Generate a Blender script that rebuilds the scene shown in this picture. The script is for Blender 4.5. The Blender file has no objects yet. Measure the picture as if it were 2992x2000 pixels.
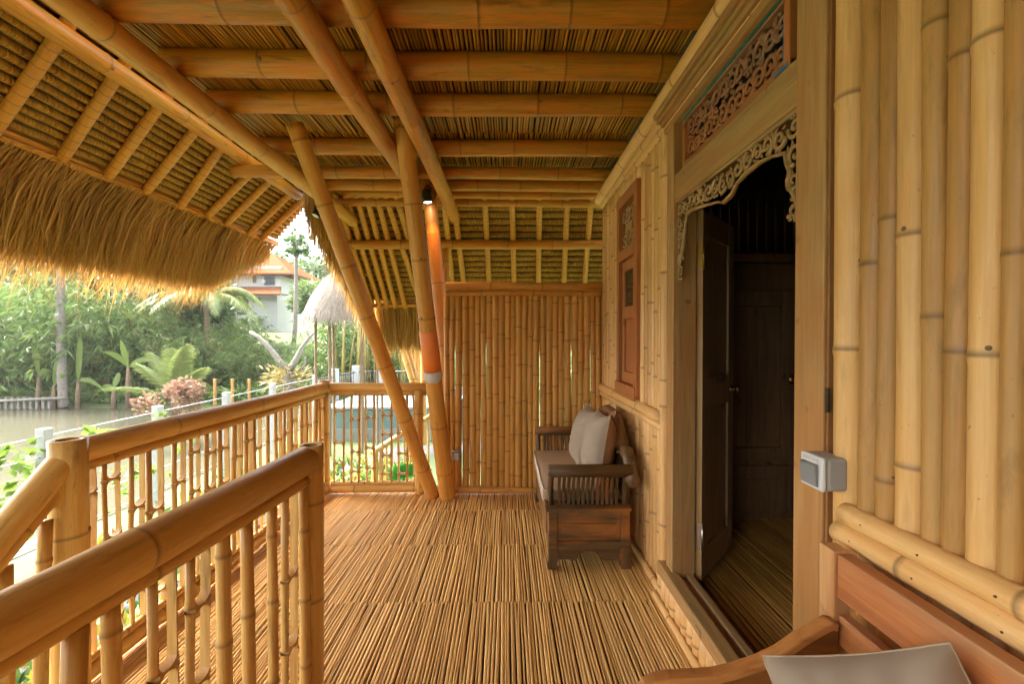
import bpy, math, random
import numpy as np
from mathutils import Vector, Matrix, noise
random.seed(7); np.random.seed(7)
R = math.radians
sc = bpy.context.scene
col = sc.collection

# ------------------------------------------------------------------ camera
FPX, CH = 1290.0, 1.30                       # focal length in photo pixels, eye height
YAW, PIT = math.atan(16/FPX), math.atan(15/FPX)
cd = bpy.data.cameras.new('camera'); cam = bpy.data.objects.new('camera', cd); col.objects.link(cam)
cam.location = (0, 0, CH); cam.rotation_euler = (math.pi/2-PIT, 0, -YAW)
cd.sensor_width = 36; cd.lens = FPX/2992*36; cd.clip_start = .02; cd.clip_end = 1000
sc.camera = cam
sc.render.resolution_x, sc.render.resolution_y = 1024, 685
# ------------------------------------------------------------------ sky, sun, exposure
SUN_EL, SUN_ROT = 48, 205
w = bpy.data.worlds.new('World'); sc.world = w; w.use_nodes = True
nt = w.node_tree; bg = nt.nodes['Background']
sky = nt.nodes.new('ShaderNodeTexSky'); sky.sky_type = 'NISHITA'; sky.sun_disc = False
sky.sun_elevation = R(SUN_EL); sky.sun_rotation = R(-70); sky.air_density = 1; sky.dust_density = 6; sky.ozone_density = .6
hs = nt.nodes.new('ShaderNodeHueSaturation'); hs.inputs['Saturation'].default_value = .1
nt.links.new(sky.outputs[0], hs.inputs['Color']); nt.links.new(hs.outputs[0], bg.inputs[0]); bg.inputs[1].default_value = .15
sd = bpy.data.lights.new('sun', 'SUN'); sd.energy = 2.0; sd.angle = R(20); sd.color = (1, .93, .80)
so = bpy.data.objects.new('sun', sd); col.objects.link(so)
sdir = Vector((-math.cos(R(SUN_EL))*.94, math.cos(R(SUN_EL))*.34, math.sin(R(SUN_EL))))   # towards the sun
so.rotation_euler = sdir.to_track_quat('Z', 'Y').to_euler(); so.location = (-20, 5, 30)
sc.view_settings.view_transform = 'Standard'; sc.view_settings.look = 'None'
sc.view_settings.exposure = 3.12; sc.view_settings.gamma = 1
sc.render.engine = 'CYCLES'
sc.cycles.max_bounces = 10; sc.cycles.diffuse_bounces = 7; sc.cycles.glossy_bounces = 3; sc.cycles.transparent_max_bounces = 6

# ------------------------------------------------------------------ helpers
Rm = cam.rotation_euler.to_matrix()
def ray(u, v): return Rm @ Vector(((u-1496)/FPX, (1000-v)/FPX, -1))
def PX(u, v, x): d = ray(u, v); return cam.location + d*(x/d.x)
def PY(u, v, y): d = ray(u, v); return cam.location + d*(y/d.y)
def PZ(u, v, z): d = ray(u, v); return cam.location + d*((z-CH)/d.z)
rnd = random.random
def ru(a, b): return a+(b-a)*random.random()
V3 = Vector

class MB:
    def __init__(s): s.v=[]; s.f=[]; s.uv=[]; s.sm=[]; s.t=[]
    def add(s, vs, fs, uvs=None, smooth=False, tone=.5, ring=0.0):
        b=len(s.v); s.v += [tuple(p) for p in vs]
        if isinstance(tone, (list, tuple)): s.t += [(a, c, 0, 1) for a, c in tone]
        else: s.t += [(tone, ring, 0, 1)]*len(vs)
        for k, f in enumerate(fs):
            s.f.append([b+i for i in f]); s.sm.append(smooth)
            s.uv += (uvs[k] if uvs else [(0, 0)]*len(f))
    def box(s, x0, x1, y0, y1, z0, z1, tone=.5, M=None):
        vs=[V3((x,y,z)) for x in (x0,x1) for y in (y0,y1) for z in (z0,z1)]
        if M is not None: vs=[M@p for p in vs]
        s.add(vs, [(0,1,3,2),(4,6,7,5),(0,4,5,1),(2,3,7,6),(0,2,6,4),(1,5,7,3)], tone=tone)
    def stations(s, st, n=12, tone=.5, cap0=True, cap1=True, flat=1.0, fdir=None, smooth=True):
        # st: list of (point, tangent, radius, ring)
        up = V3(fdir) if fdir is not None else None
        vs=[]; tn=[]; dist=0; uvl=[]; prev=None; A=None
        for q_ in st:
            p, t, r, g = q_[:4]; to=q_[4] if len(q_)>4 else 0
            t=V3(t).normalized(); p=V3(p)
            if up is not None: a=up-t*up.dot(t); a.normalize()
            elif A is None:
                a = V3((0,0,1)) if abs(t.z)<.9 else V3((0,1,0)); a=a-t*a.dot(t); a.normalize()
            else: a=A-t*A.dot(t); a.normalize()
            A=a; b=t.cross(a)
            if prev is not None: dist+=(p-prev).length
            prev=p; uvl.append((dist, r))
            for k in range(n):
                an=2*math.pi*k/n
                vs.append(p+a*(math.cos(an)*r*flat)+b*(math.sin(an)*r)); tn.append((min(1,max(0,tone+to)), g))
        fs=[]; uvs=[]; m=len(st); off=rnd()*40; r0=st[0][2]
        for i in range(m-1):
            for k in range(n):
                k2=(k+1)%n
                fs.append((i*n+k, i*n+k2, (i+1)*n+k2, (i+1)*n+k))
                c0=6.28*r0*k/n; c1=6.28*r0*(k+1)/n
                uvs.append([(uvl[i][0]+off,c0),(uvl[i][0]+off,c1),(uvl[i+1][0]+off,c1),(uvl[i+1][0]+off,c0)])
        if cap0: fs.append(tuple(range(n-1,-1,-1))); uvs.append([(off,0)]*n)
        if cap1: fs.append(tuple((m-1)*n+k for k in range(n))); uvs.append([(off,0)]*n)
        s.add(vs, fs, uvs, smooth, tn)
    def tube(s, pts, rads, n=10, tone=.5, caps=True, flat=1.0, fdir=None, ring=0):
        pts=[V3(p) for p in pts]; st=[]
        if not isinstance(rads,(list,tuple)): rads=[rads]*len(pts)
        for i,p in enumerate(pts):
            a=pts[max(0,i-1)]; b=pts[min(len(pts)-1,i+1)]
            st.append((p, b-a, rads[i], ring))
        s.stations(st, n, tone, caps, caps, flat, fdir)
    def prism(s, pts, a, b, o, nrm, th, tone=.5):
        # 2D polygon pts on axes a,b from origin o, thickness th along nrm
        a,b,o,nrm=V3(a),V3(b),V3(o),V3(nrm)
        n=len(pts); f=[o+a*x+b*y for x,y in pts]; g=[p+nrm*th for p in f]
        fs=[tuple(range(n)), tuple(range(2*n-1,n-1,-1))]+[(i,n+i,n+(i+1)%n,(i+1)%n) for i in range(n)]
        s.add(f+g, fs, tone=tone)
    def build(s, name, mat, parent=None, bevel=0, label=None, cat=None, group=None, kind=None):
        me=bpy.data.meshes.new(name); nv=len(s.v)
        me.vertices.add(nv); me.vertices.foreach_set('co', np.array(s.v, dtype=np.float32).ravel())
        ln=[len(f) for f in s.f]; tot=sum(ln); me.loops.add(tot); me.polygons.add(len(s.f))
        li=np.fromiter((i for f in s.f for i in f), dtype=np.int32, count=tot); me.loops.foreach_set('vertex_index', li)
        st=np.concatenate(([0],np.cumsum(ln)[:-1])).astype(np.int32)
        me.polygons.foreach_set('loop_start', st); me.polygons.foreach_set('use_smooth', np.array(s.sm, dtype=bool))
        me.update(calc_edges=True)
        ul=me.uv_layers.new(name='UVMap'); ul.data.foreach_set('uv', np.array(s.uv, dtype=np.float32).ravel())
        ca=me.color_attributes.new('tone','FLOAT_COLOR','POINT'); ca.data.foreach_set('color', np.array(s.t, dtype=np.float32).ravel())
        me.materials.append(mat)
        return link(name, me, parent, bevel, label, cat, group, kind)
def link(name, me, parent=None, bevel=0, label=None, cat=None, group=None, kind=None):
    o=bpy.data.objects.new(name, me); col.objects.link(o)
    if parent is not None: o.parent=parent
    if bevel:
        m=o.modifiers.new('bevel','BEVEL'); m.width=bevel; m.segments=2; m.limit_method='ANGLE'; m.angle_limit=R(40)
    return tag(o,label,cat,group,kind)
def tag(o, label=None, cat=None, group=None, kind=None):
    if label: o['label']=label
    if cat: o['category']=cat
    if group: o['group']=group
    if kind: o['kind']=kind
    return o
def thing(name, label, cat, loc=(0,0,0), group=None):
    o=bpy.data.objects.new(name, None); col.objects.link(o); o.empty_display_size=.1
    o['_base']=1; del o['_base']
    return tag(o,label,cat,group)
def settle(root, loc):      # move the Empty to the thing's base without moving its parts
    root.location=loc
    for c in root.children: c.location=c.location-V3(loc)
def copy_tree(o, parent=None):
    c=o.copy(); col.objects.link(c); c.parent=parent
    for ch in list(o.children): copy_tree(ch, c)
    return c

def bam(mb, p0, p1, r0, r1=None, n=14, sp=.32, nodes=None, tone=None, wav=.003, hollow0=False, hollow1=False, knots=.25, bul=1.06, half=None, round1=False, seg=1):
    """one bamboo culm with nodes"""
    p0=V3(p0); p1=V3(p1); L=(p1-p0).length; d=(p1-p0)/L; r1=r1 or r0*.93
    if tone is None: tone=ru(.25,.8)
    if nodes is None:
        nodes=[]; x=ru(.3,1)*sp
        while x<L-.03: nodes.append(x); x+=sp*ru(.85,1.15)
    a=V3((0,0,1)) if abs(d.z)<.9 else V3((0,1,0)); a=(a-d*a.dot(d)).normalized(); b=d.cross(a)
    st=[]; rr=lambda x: r0+(r1-r0)*x/L
    ph=rnd()*9; wv=lambda x: a*(wav*math.sin(ph+x*3.1))+b*(wav*math.cos(ph*2+x*2.3))
    tj=[ru(-.16,.16)]
    def S(x,k,g): st.append((p0+d*x+wv(x), d, rr(x)*k, g, tj[0]))
    ni=.95
    if hollow0: st.append((p0+d*.05+wv(0), d, rr(0)*.55, .9)); st.append((p0+d*.002+wv(0), d, rr(0)*.6, .5)); 
    S(0,1,0.1 if not hollow0 else 0); last=0
    for x in nodes:
        m=(last+x)/2
        if x-last>.08: S(last+.03,.985,0); S(m,ni+.03,0)
        S(x-.02,.99,0); S(x-.006,bul*.99,.12); S(x,bul,.85); tj[0]=ru(-.16,.16); S(x+.005,bul*.965,.5); S(x+.011,1.0,.15); S(x+.022,.985,0); last=x
    if L-last>.06: S((last+L)/2,ni+.03,0)
    if round1:
        S(L-.6*r1,1,0); S(L-.2*r1,.9,0); S(L,.62,.15)
    else: S(L,1,0.1 if not hollow1 else 0)
    if hollow1: st.append((p0+d*(L-.002)+wv(L), d, rr(L)*.6, .5)); st.append((p0+d*(L-.05)+wv(L), d, rr(L)*.55, .9))
    mb.stations(st, n, tone, True, True)
    for x in nodes:
        if rnd()<knots:
            an=ru(0,6.28); q=p0+d*(x+.012)+wv(x)+(a*math.cos(an)+b*math.sin(an))*rr(x)*.97
            nn=(a*math.cos(an)+b*math.sin(an)); rk=rr(x)*ru(.14,.22)
            mb.stations([(q-nn*rk*.3,nn,rk,.9),(q+nn*rk*.25,nn,rk*.9,1),(q+nn*rk*.45,nn,rk*.5,1)],7,tone,False,True)

# ------------------------------------------------------------------ materials
def newmat(name):
    m=bpy.data.materials.new(name); m.use_nodes=True; nt=m.node_tree; b=nt.nodes['Principled BSDF']; return m,nt,b
def N(nt,t,**k):
    n=nt.nodes.new('ShaderNode'+t)
    for a,v in k.items(): setattr(n,a,v)
    return n
def mix(nt,f,a,b,mode='MIX'):
    n=N(nt,'Mix',data_type='RGBA',blend_type=mode); L=nt.links
    for sck,x in ((n.inputs[0],f),(n.inputs[6],a),(n.inputs[7],b)):
        if isinstance(x,(int,float)): sck.default_value=x
        elif isinstance(x,(tuple,list)): sck.default_value=(*x[:3],1)
        else: L.new(x,sck)
    return n.outputs[2]
def ramp(nt,x,a,b,c0=0,c1=1):
    n=N(nt,'MapRange'); n.inputs[1].default_value=a; n.inputs[2].default_value=b; n.inputs[3].default_value=c0; n.inputs[4].default_value=c1
    nt.links.new(x,n.inputs[0]); return n.outputs[0]
def noi(nt,vec,scale,detail=3,rough=.55,dist=0):
    n=N(nt,'TexNoise'); n.inputs['Scale'].default_value=scale; n.inputs['Detail'].default_value=detail; n.inputs['Roughness'].default_value=rough; n.inputs['Distortion'].default_value=dist
    if vec is not None: nt.links.new(vec,n.inputs['Vector'])
    return n.outputs['Fac']
def mapv(nt,src,s,loc=(0,0,0)):
    n=N(nt,'Mapping'); n.inputs['Scale'].default_value=s; n.inputs['Location'].default_value=loc; nt.links.new(src,n.inputs['Vector']); return n.outputs[0]
def math_(nt,op,a,b):
    n=N(nt,'Math',operation=op)
    for i,x in enumerate((a,b)):
        if isinstance(x,(int,float)): n.inputs[i].default_value=x
        else: nt.links.new(x,n.inputs[i])
    return n.outputs[0]
def bump(nt,b,h,st,d=.01):
    n=N(nt,'Bump'); n.inputs['Strength'].default_value=st; n.inputs['Distance'].default_value=d; nt.links.new(h,n.inputs['Height']); nt.links.new(n.outputs[0],b.inputs['Normal'])

def bamboo_mat(name, dark, light, red, ringc=(.10,.05,.015), rough=.42, streak=.5, spots=.5, blot=.6, rk=.72):
    dark,light,red=[(c_[0],c_[1]*.94,c_[2]*.80) for c_ in (dark,light,red)]
    m,nt,b=newmat(name); uv=N(nt,'TexCoord').outputs['UV']; ob=N(nt,'TexCoord').outputs['Object']; oi=N(nt,'ObjectInfo').outputs['Random']
    at=N(nt,'Attribute',attribute_name='tone'); sp=N(nt,'SeparateColor'); nt.links.new(at.outputs['Color'],sp.inputs[0])
    s1=noi(nt,mapv(nt,uv,(5,170,1)),1,4,.6); s2=noi(nt,mapv(nt,uv,(1.6,9,1)),1.6,4,.6,.6); s3=noi(nt,ob,2.6,3)
    t=math_(nt,'ADD',math_(nt,'MULTIPLY',sp.outputs[0],.75),math_(nt,'MULTIPLY',ramp(nt,s1,.3,.7),streak*.5))
    t=math_(nt,'ADD',t,math_(nt,'MULTIPLY',ramp(nt,oi,0,1,-.1,.1),1.0))
    c=mix(nt,t,dark,light)
    c=mix(nt,ramp(nt,s2,.5,.72,0,.75),c,red)
    c=mix(nt,ramp(nt,s3,.55,.8,0,.35),c,dark)
    m1=noi(nt,mapv(nt,uv,(2.2,46,1)),1,5,.65,.3); c=mix(nt,ramp(nt,m1,.46,.64,0,blot),c,dark)
    m2=noi(nt,mapv(nt,uv,(3.1,26,1),(5,3,0)),1,4,.7,1.2); c=mix(nt,ramp(nt,m2,.48,.64,0,min(.8,blot+.2)),c,red)
    m3=noi(nt,mapv(nt,uv,(4,22,1),(2,8,0)),1,5,.7,.4); c=mix(nt,ramp(nt,m3,.56,.68,0,blot),c,tuple(q*.55 for q in dark))
    fs=noi(nt,mapv(nt,uv,(55,70,1)),1,2,.5)
    c=mix(nt,ramp(nt,fs,.71,.78,0,spots),c,ringc)
    c=mix(nt,ramp(nt,sp.outputs[1],.1,1,0,rk),c,ringc)
    nt.links.new(c,b.inputs['Base Color']); 
    r=ramp(nt,s2,.3,.8,rough-.06,rough+.18); nt.links.new(r,b.inputs['Roughness'])
    bump(nt,b,s1,.22,.003)
    return m
B_GOLD=bamboo_mat('bamboo_gold',(.28,.115,.008),(.72,.36,.035),(.62,.175,.008))
B_POLE=bamboo_mat('bamboo_pole',(.46,.21,.035),(.78,.46,.14),(.66,.27,.04))
B_PALE=bamboo_mat('bamboo_pale',(.46,.26,.085),(.84,.57,.28),(.68,.38,.12),spots=.6,blot=.28,rk=.85)
B_GLOWP=bamboo_mat('bamboo_spot_glow',(.50,.19,.04),(.76,.36,.10),(.66,.20,.03))  # the spotlight's orange glow is painted into the post's base colour
B_RAIL=bamboo_mat('bamboo_rail',(.50,.28,.07),(.82,.56,.23),(.60,.34,.09),rough=.42)
B_CUT=bamboo_mat('bamboo_cut',(.38,.21,.06),(.76,.50,.20),(.52,.25,.06),ringc=(.13,.06,.02),rough=.5)
B_SCREEN=bamboo_mat('bamboo_screen',(.48,.26,.05),(.84,.53,.17),(.64,.31,.06),blot=.4)
B_RAFT=bamboo_mat('bamboo_rafter',(.46,.20,.02),(.74,.37,.06),(.56,.22,.02),ringc=(.05,.03,.01))
B_OUT=bamboo_mat('bamboo_weathered',(.34,.185,.055),(.68,.44,.18),(.52,.27,.08),blot=.4,rk=.85)
B_CANE=bamboo_mat('bamboo_cane',(.20,.17,.04),(.36,.28,.09),(.25,.2,.04))
def slat_mat(name,dark,light,red):
    dark,light,red=[(c_[0],c_[1]*.95,c_[2]*.86) for c_ in (dark,light,red)]
    m,nt,b=newmat(name); uv=N(nt,'TexCoord').outputs['UV']
    at=N(nt,'Attribute',attribute_name='tone'); sp=N(nt,'SeparateColor'); nt.links.new(at.outputs['Color'],sp.inputs[0])
    s1=noi(nt,mapv(nt,uv,(7,300,1)),1,4,.65); s2=noi(nt,mapv(nt,uv,(3.5,30,1)),1,3,.6)
    c=mix(nt,math_(nt,'ADD',math_(nt,'MULTIPLY',sp.outputs[0],.7),math_(nt,'MULTIPLY',ramp(nt,s1,.3,.7),.4)),dark,light)
    c=mix(nt,ramp(nt,s2,.52,.75,0,.8),c,red)
    c=mix(nt,ramp(nt,sp.outputs[1],0,1,0,.9),c,(.10,.045,.012))
    nt.links.new(c,b.inputs['Base Color']); b.inputs['Roughness'].default_value=.42; bump(nt,b,s1,.4,.003); return m
S_FLOOR=slat_mat('floor_slats',(.44,.235,.06),(.90,.62,.25),(.64,.36,.09))
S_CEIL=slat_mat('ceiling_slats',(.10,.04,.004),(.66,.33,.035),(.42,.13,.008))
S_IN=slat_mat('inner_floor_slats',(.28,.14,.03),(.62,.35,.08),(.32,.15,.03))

def wood_mat(name,dark,light,wear=None,axis=2,rough=.5,wamt=.6,wscale=3,grain=26):
    m,nt,b=newmat(name); ob=N(nt,'TexCoord').outputs['Object']
    s=[grain,grain,grain]; s[axis]=1.6
    g=noi(nt,mapv(nt,ob,s),1,5,.62,.8); g2=noi(nt,ob,wscale,4,.6); s2=list(s); s2=[q*3.2 for q in s2]; g3=noi(nt,mapv(nt,ob,s2),1,3,.6)
    c=mix(nt,math_(nt,'ADD',math_(nt,'MULTIPLY',ramp(nt,g,.3,.7),.65),math_(nt,'MULTIPLY',ramp(nt,g3,.3,.7),.35)),dark,light)
    if wear: 
        sw=[6,6,6]; sw[axis]=1.2
        wn=noi(nt,mapv(nt,ob,sw,(3,1,5)),1,4,.65,.4)
        c=mix(nt,ramp(nt,wn,.48,.62,0,wamt),c,wear)
    kn=noi(nt,mapv(nt,ob,(14,14,14)),1,1,.5)
    c=mix(nt,ramp(nt,kn,.70,.78,0,.6),c,tuple(q*.35 for q in dark))
    nt.links.new(c,b.inputs['Base Color']); nt.links.new(ramp(nt,g2,.3,.7,rough-.08,rough+.12),b.inputs['Roughness']); bump(nt,b,g,.25,.004); return m
W_JAMB=wood_mat('teak_jamb',(.27,.145,.045),(.56,.35,.14),(.42,.17,.04),2,wamt=.6)
W_BEAM=wood_mat('teak_beam',(.22,.13,.04),(.50,.33,.12),(.40,.17,.05),1,wamt=.6)
W_CARVE=wood_mat('teak_carving',(.20,.11,.035),(.48,.30,.12),(.40,.27,.14),1,wamt=.35)
W_RED=wood_mat('red_teak',(.34,.11,.025),(.50,.19,.05),(.30,.15,.06),2,wamt=.4)
W_REDY=wood_mat('red_teak_rail',(.34,.11,.025),(.50,.19,.05),(.30,.15,.06),1,wamt=.4)
W_TRANS=wood_mat('transom_wood',(.22,.08,.025),(.42,.17,.05),(.20,.14,.10),1,wamt=.5)
W_DARK=wood_mat('dark_bench_wood',(.055,.032,.013),(.17,.10,.04),(.42,.155,.03),0,wamt=.75,wscale=5,rough=.4)
W_DARKZ=wood_mat('dark_bench_wood_upright',(.055,.032,.013),(.16,.095,.04),(.34,.13,.025),2,wamt=.6,wscale=5,rough=.4)
W_DARKY=wood_mat('dark_bench_wood_long',(.08,.045,.02),(.20,.12,.05),(.32,.14,.04),1,wamt=.5,rough=.4)
W_BENCH2=wood_mat('orange_teak',(.30,.095,.03),(.68,.26,.085),(.46,.27,.13),1,wamt=.6,rough=.38)
W_BENCH2Z=wood_mat('orange_teak_upright',(.38,.18,.06),(.72,.42,.19),(.52,.20,.07),2,wamt=.6,rough=.4)
W_ARM=wood_mat('orange_teak_arm',(.38,.14,.035),(.62,.29,.09),(.30,.12,.035),0,wamt=.5,rough=.36)
W_PANEL=wood_mat('arm_panel_wood',(.10,.045,.015),(.36,.13,.02),(.40,.15,.02),0,wamt=.6,rough=.5)
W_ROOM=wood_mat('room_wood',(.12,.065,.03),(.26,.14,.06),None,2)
W_LEAF=wood_mat('door_leaf_wood',(.22,.13,.06),(.38,.25,.12),None,2)
def plain(name,c,rough=.5,metal=0,em=None,es=0,trans=0,nsc=0,namt=.25,bmp=0):
    m,nt,b=newmat(name); b.inputs['Base Color'].default_value=(*c,1); b.inputs['Roughness'].default_value=rough; b.inputs['Metallic'].default_value=metal
    if em: b.inputs['Emission Color'].default_value=(*em,1); b.inputs['Emission Strength'].default_value=es
    if nsc:
        ob=N(nt,'TexCoord').outputs['Object']; g=noi(nt,ob,nsc,5,.6)
        cc=mix(nt,ramp(nt,g,.3,.7,0,namt),c,tuple(q*.35 for q in c)); nt.links.new(cc,b.inputs['Base Color'])
        if bmp: bump(nt,b,g,bmp,.02)
    return m
def leafmat(name,c1,c2,c3=None,tr=.35,rough=.5):
    m,nt,b=newmat(name); at=N(nt,'Attribute',attribute_name='tone'); sp=N(nt,'SeparateColor'); nt.links.new(at.outputs['Color'],sp.inputs[0])
    ob=N(nt,'TexCoord').outputs['Object']; g=noi(nt,ob,.9,2)
    t=math_(nt,'ADD',math_(nt,'MULTIPLY',sp.outputs[0],.7),math_(nt,'MULTIPLY',ramp(nt,g,.35,.65),.3))
    c=mix(nt,t,c1,c2)
    if c3: c=mix(nt,ramp(nt,sp.outputs[0],.93,1),c,c3)
    nt.links.new(c,b.inputs['Base Color']); b.inputs['Roughness'].default_value=rough
    tb=N(nt,'BsdfTranslucent'); nt.links.new(c,tb.inputs['Color']); ms=N(nt,'MixShader'); ms.inputs[0].default_value=tr
    nt.links.new(b.outputs[0],ms.inputs[1]); nt.links.new(tb.outputs[0],ms.inputs[2]); nt.links.new(ms.outputs[0],nt.nodes['Material Output'].inputs['Surface']); return m
THATCH=leafmat('thatch',(.32,.165,.03),(.76,.45,.13),tr=.3,rough=.7)
THATCH_GREY=leafmat('grey_thatch',(.13,.105,.085),(.30,.26,.22),tr=.1,rough=.8)
def rowmat():
    m,nt,b=newmat('thatch_rows'); uv=N(nt,'TexCoord').outputs['UV']
    s=noi(nt,mapv(nt,uv,(110,14,1)),1,4,.65,.5); s2=noi(nt,mapv(nt,uv,(9,9,1)),1,4,.6)
    c=mix(nt,ramp(nt,s,.3,.7),(.12,.05,.004),(.68,.34,.03)); c=mix(nt,ramp(nt,s2,.4,.75,0,.55),c,(.2,.11,.02))
    at=N(nt,'Attribute',attribute_name='tone'); sp=N(nt,'SeparateColor'); nt.links.new(at.outputs['Color'],sp.inputs[0])
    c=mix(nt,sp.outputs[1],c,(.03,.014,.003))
    nt.links.new(c,b.inputs['Base Color']); b.inputs['Roughness'].default_value=.8; bump(nt,b,s,.8,.012); return m
THROWS=rowmat()
FAB_L=plain('beige_fabric',(.35,.28,.21),.85,nsc=9,namt=.12); FAB_B=plain('brown_fabric',(.30,.15,.065),.85,nsc=9,namt=.15); FAB_S=plain('taupe_fabric',(.42,.31,.20),.85,nsc=9,namt=.12)
FAB_W=plain('cream_fabric',(.60,.52,.42),.85)
BLACK=plain('black_metal',(.02,.02,.02),.35); CHROME=plain('steel',(.6,.6,.58),.3,1); BRASS=plain('brass',(.45,.28,.06),.35,1)
WHITEP=plain('white_plastic',(.62,.63,.65),.35); GREYP=plain('grey_plastic',(.25,.26,.27),.4)
GLASSD=plain('dark_glass',(.03,.035,.03),.1)
TURQ=plain('turquoise_paint',(.02,.20,.14),.6,nsc=24,namt=.95)
BLUEP=plain('blue_paint',(.10,.25,.45),.6,nsc=30,namt=.7)
ORANGE=plain('orange_plastic_wrap',(.88,.25,.06),.4,nsc=8,namt=.08); GREYW=plain('grey_tape',(.55,.55,.54),.6,nsc=20,namt=.2)

# ------------------------------------------------------------------ floor, ceiling, room (setting)
XW=.79; YB=3.67      # right wall face and back screen
def slat(mb,p0,p1,w,h,axis_w,axis_h,tone,jit=.003,seg=3):
    p0=V3(p0);p1=V3(p1);L=(p1-p0).length; prof=((-.5,0),(-.46,.55),(-.2,1),(.2,1),(.46,.55),(.5,0)); n=6; vs=[]; tn=[]; o=rnd()*30
    ws=ru(-1,1)*jit; 
    for i in range(seg+1):
        t=i/seg; c=p0.lerp(p1,t)+axis_w*(ws*math.sin(t*3.14)+ru(-.0008,.0008)); k=1+ru(-.06,.06)
        for a,b in prof: vs.append(c+axis_w*(a*w*k)+axis_h*(b*h)); tn.append((tone, 0))
    fs=[];uv=[]
    for i in range(seg):
        for k in range(n-1):
            fs.append((i*n+k,i*n+k+1,(i+1)*n+k+1,(i+1)*n+k)); u0=o+L*i/seg;u1=o+L*(i+1)/seg; v0=k*w/5+o;v1=(k+1)*w/5+o
            uv.append([(u0,v0),(u0,v1),(u1,v1),(u1,v0)])
    fs+= [tuple(range(n)),tuple(range((seg+1)*n-1,seg*n-1,-1))]; uv+=[[(o,o)]*n]*2
    mb.add(vs,fs,uv,False,tn)
def mats(mb,x0,x1,ys,z,wmin,wmax,h,up=1,gap=.003,zj=.003,tr=(.05,.95)):
    for j in range(len(ys)-1):
        x=x0
        ph=rnd()*9
        while x<x1:
            w_=ru(wmin,wmax); tone=min(1,max(0,random.gauss(.55,.24)))
            dx=ru(-.004,.004)
            slat(mb,(x+w_/2+dx,ys[j]+ru(-.004,.006),z+ru(0,zj)*up),(x+w_/2-dx+ru(-.003,.003),ys[j+1]-ru(-.004,.006),z+ru(0,zj)*up),w_,h,V3((1,0,0)),V3((0,0,up)),tone)
            x+=w_+ru(.3,1.7)*gap
mb=MB(); ysf=[-2.4,-1.8,-1.2,-.6,0,.6,1.0,1.57,2.15,2.75,3.3,3.75]
mats(mb,-1.62,.80,[y for y in ysf if y>=1.57],-.012,.007,.017,.011,gap=.0021)
mats(mb,-.66,.80,[y for y in ysf if y<=1.57],-.012,.007,.017,.011,gap=.0021)
mb.build('floor',S_FLOOR,kind='structure')
mb=MB(); mb.box(-1.66,.86,1.56,3.9,-.14,-.016); mb.box(-.74,.86,-2.4,1.56,-.14,-.016)
mb.build('floor_base',plain('floor_underlay',(.05,.028,.012),.9),kind='structure')
# ceiling mat over the joists
HC=2.69
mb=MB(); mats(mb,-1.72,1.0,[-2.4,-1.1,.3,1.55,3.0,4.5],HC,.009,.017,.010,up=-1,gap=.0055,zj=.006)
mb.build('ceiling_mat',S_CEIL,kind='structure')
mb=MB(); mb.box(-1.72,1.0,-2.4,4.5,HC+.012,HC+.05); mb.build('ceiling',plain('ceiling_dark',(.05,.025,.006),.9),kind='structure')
mb=MB(); mb.box(-.7,.86,-1.66,-1.6,-.1,2.68); mb.build('rear_light_block',plain('light_block_tan',(.42,.25,.09),.7,nsc=5),kind='structure')  # unseen blocker added behind the camera to darken the right wall
# room behind the doorway
ZI=.10
mb=MB(); 
x=.90
while x<3.0:
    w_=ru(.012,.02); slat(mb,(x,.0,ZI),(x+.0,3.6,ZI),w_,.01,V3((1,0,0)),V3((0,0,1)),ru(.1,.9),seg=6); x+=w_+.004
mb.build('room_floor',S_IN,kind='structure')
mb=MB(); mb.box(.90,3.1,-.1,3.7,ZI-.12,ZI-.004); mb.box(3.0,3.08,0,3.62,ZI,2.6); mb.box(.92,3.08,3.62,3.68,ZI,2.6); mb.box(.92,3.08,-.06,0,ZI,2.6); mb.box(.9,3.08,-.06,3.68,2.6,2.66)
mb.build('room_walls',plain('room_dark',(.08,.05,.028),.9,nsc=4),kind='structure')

# ------------------------------------------------------------------ bamboo ceiling joists and long beams
def single(name,label,cat,fn,matr,group=None):
    mb=MB(); fn(mb); return mb.build(name,matr,label=label,cat=cat,group=group)
JG='bamboo ceiling joists'
def yh(vb,h): # depth at which something h above the eye shows at photo row vb
    return PZ(1480,vb,CH+h).y
JO=[(20,1.33,.066,-1.64),(190,1.33,.063,-1.64),(303,1.33,.061,-1.66),(430,1.33,.057,-1.70),(504,1.31,.05,-2.16),(541,1.325,.05,-1.60),(567,1.335,.04,-1.50),(590,1.33,.045,-1.78)]
names=['nearest','second','third','fourth','fifth','sixth','seventh','farthest']
for i,(vc,h,r,xl) in enumerate(JO):
    y=yh(vc,h); z=CH+h
    nd=[.35+ru(0,.2)]
    while nd[-1]<2.3: nd.append(nd[-1]+ru(.36,.52))
    single('ceiling_joist','golden bamboo joist across the ceiling, %s from the viewer'%({'nearest':'nearest of all','farthest':'farthest of all'}.get(names[i],names[i])),'joist',
        lambda mb: bam(mb,(xl,y,z+.0),(.98,y+.012,z-.004),r,r*1.0,n=20,nodes=nd,tone=[.3,.5,.55,.35,.4,.35,.5,.4][i],knots=.5,bul=1.035),B_GOLD,JG)
for k,y in enumerate((.9,.2,-.6,-1.4)):
    single('ceiling_joist','golden bamboo joist above the viewer, number %d back'%(k+1),'joist',lambda mb: bam(mb,(-1.64,y,CH+1.33),(.98,y,CH+1.33),.058,n=14),B_GOLD,JG)
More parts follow.
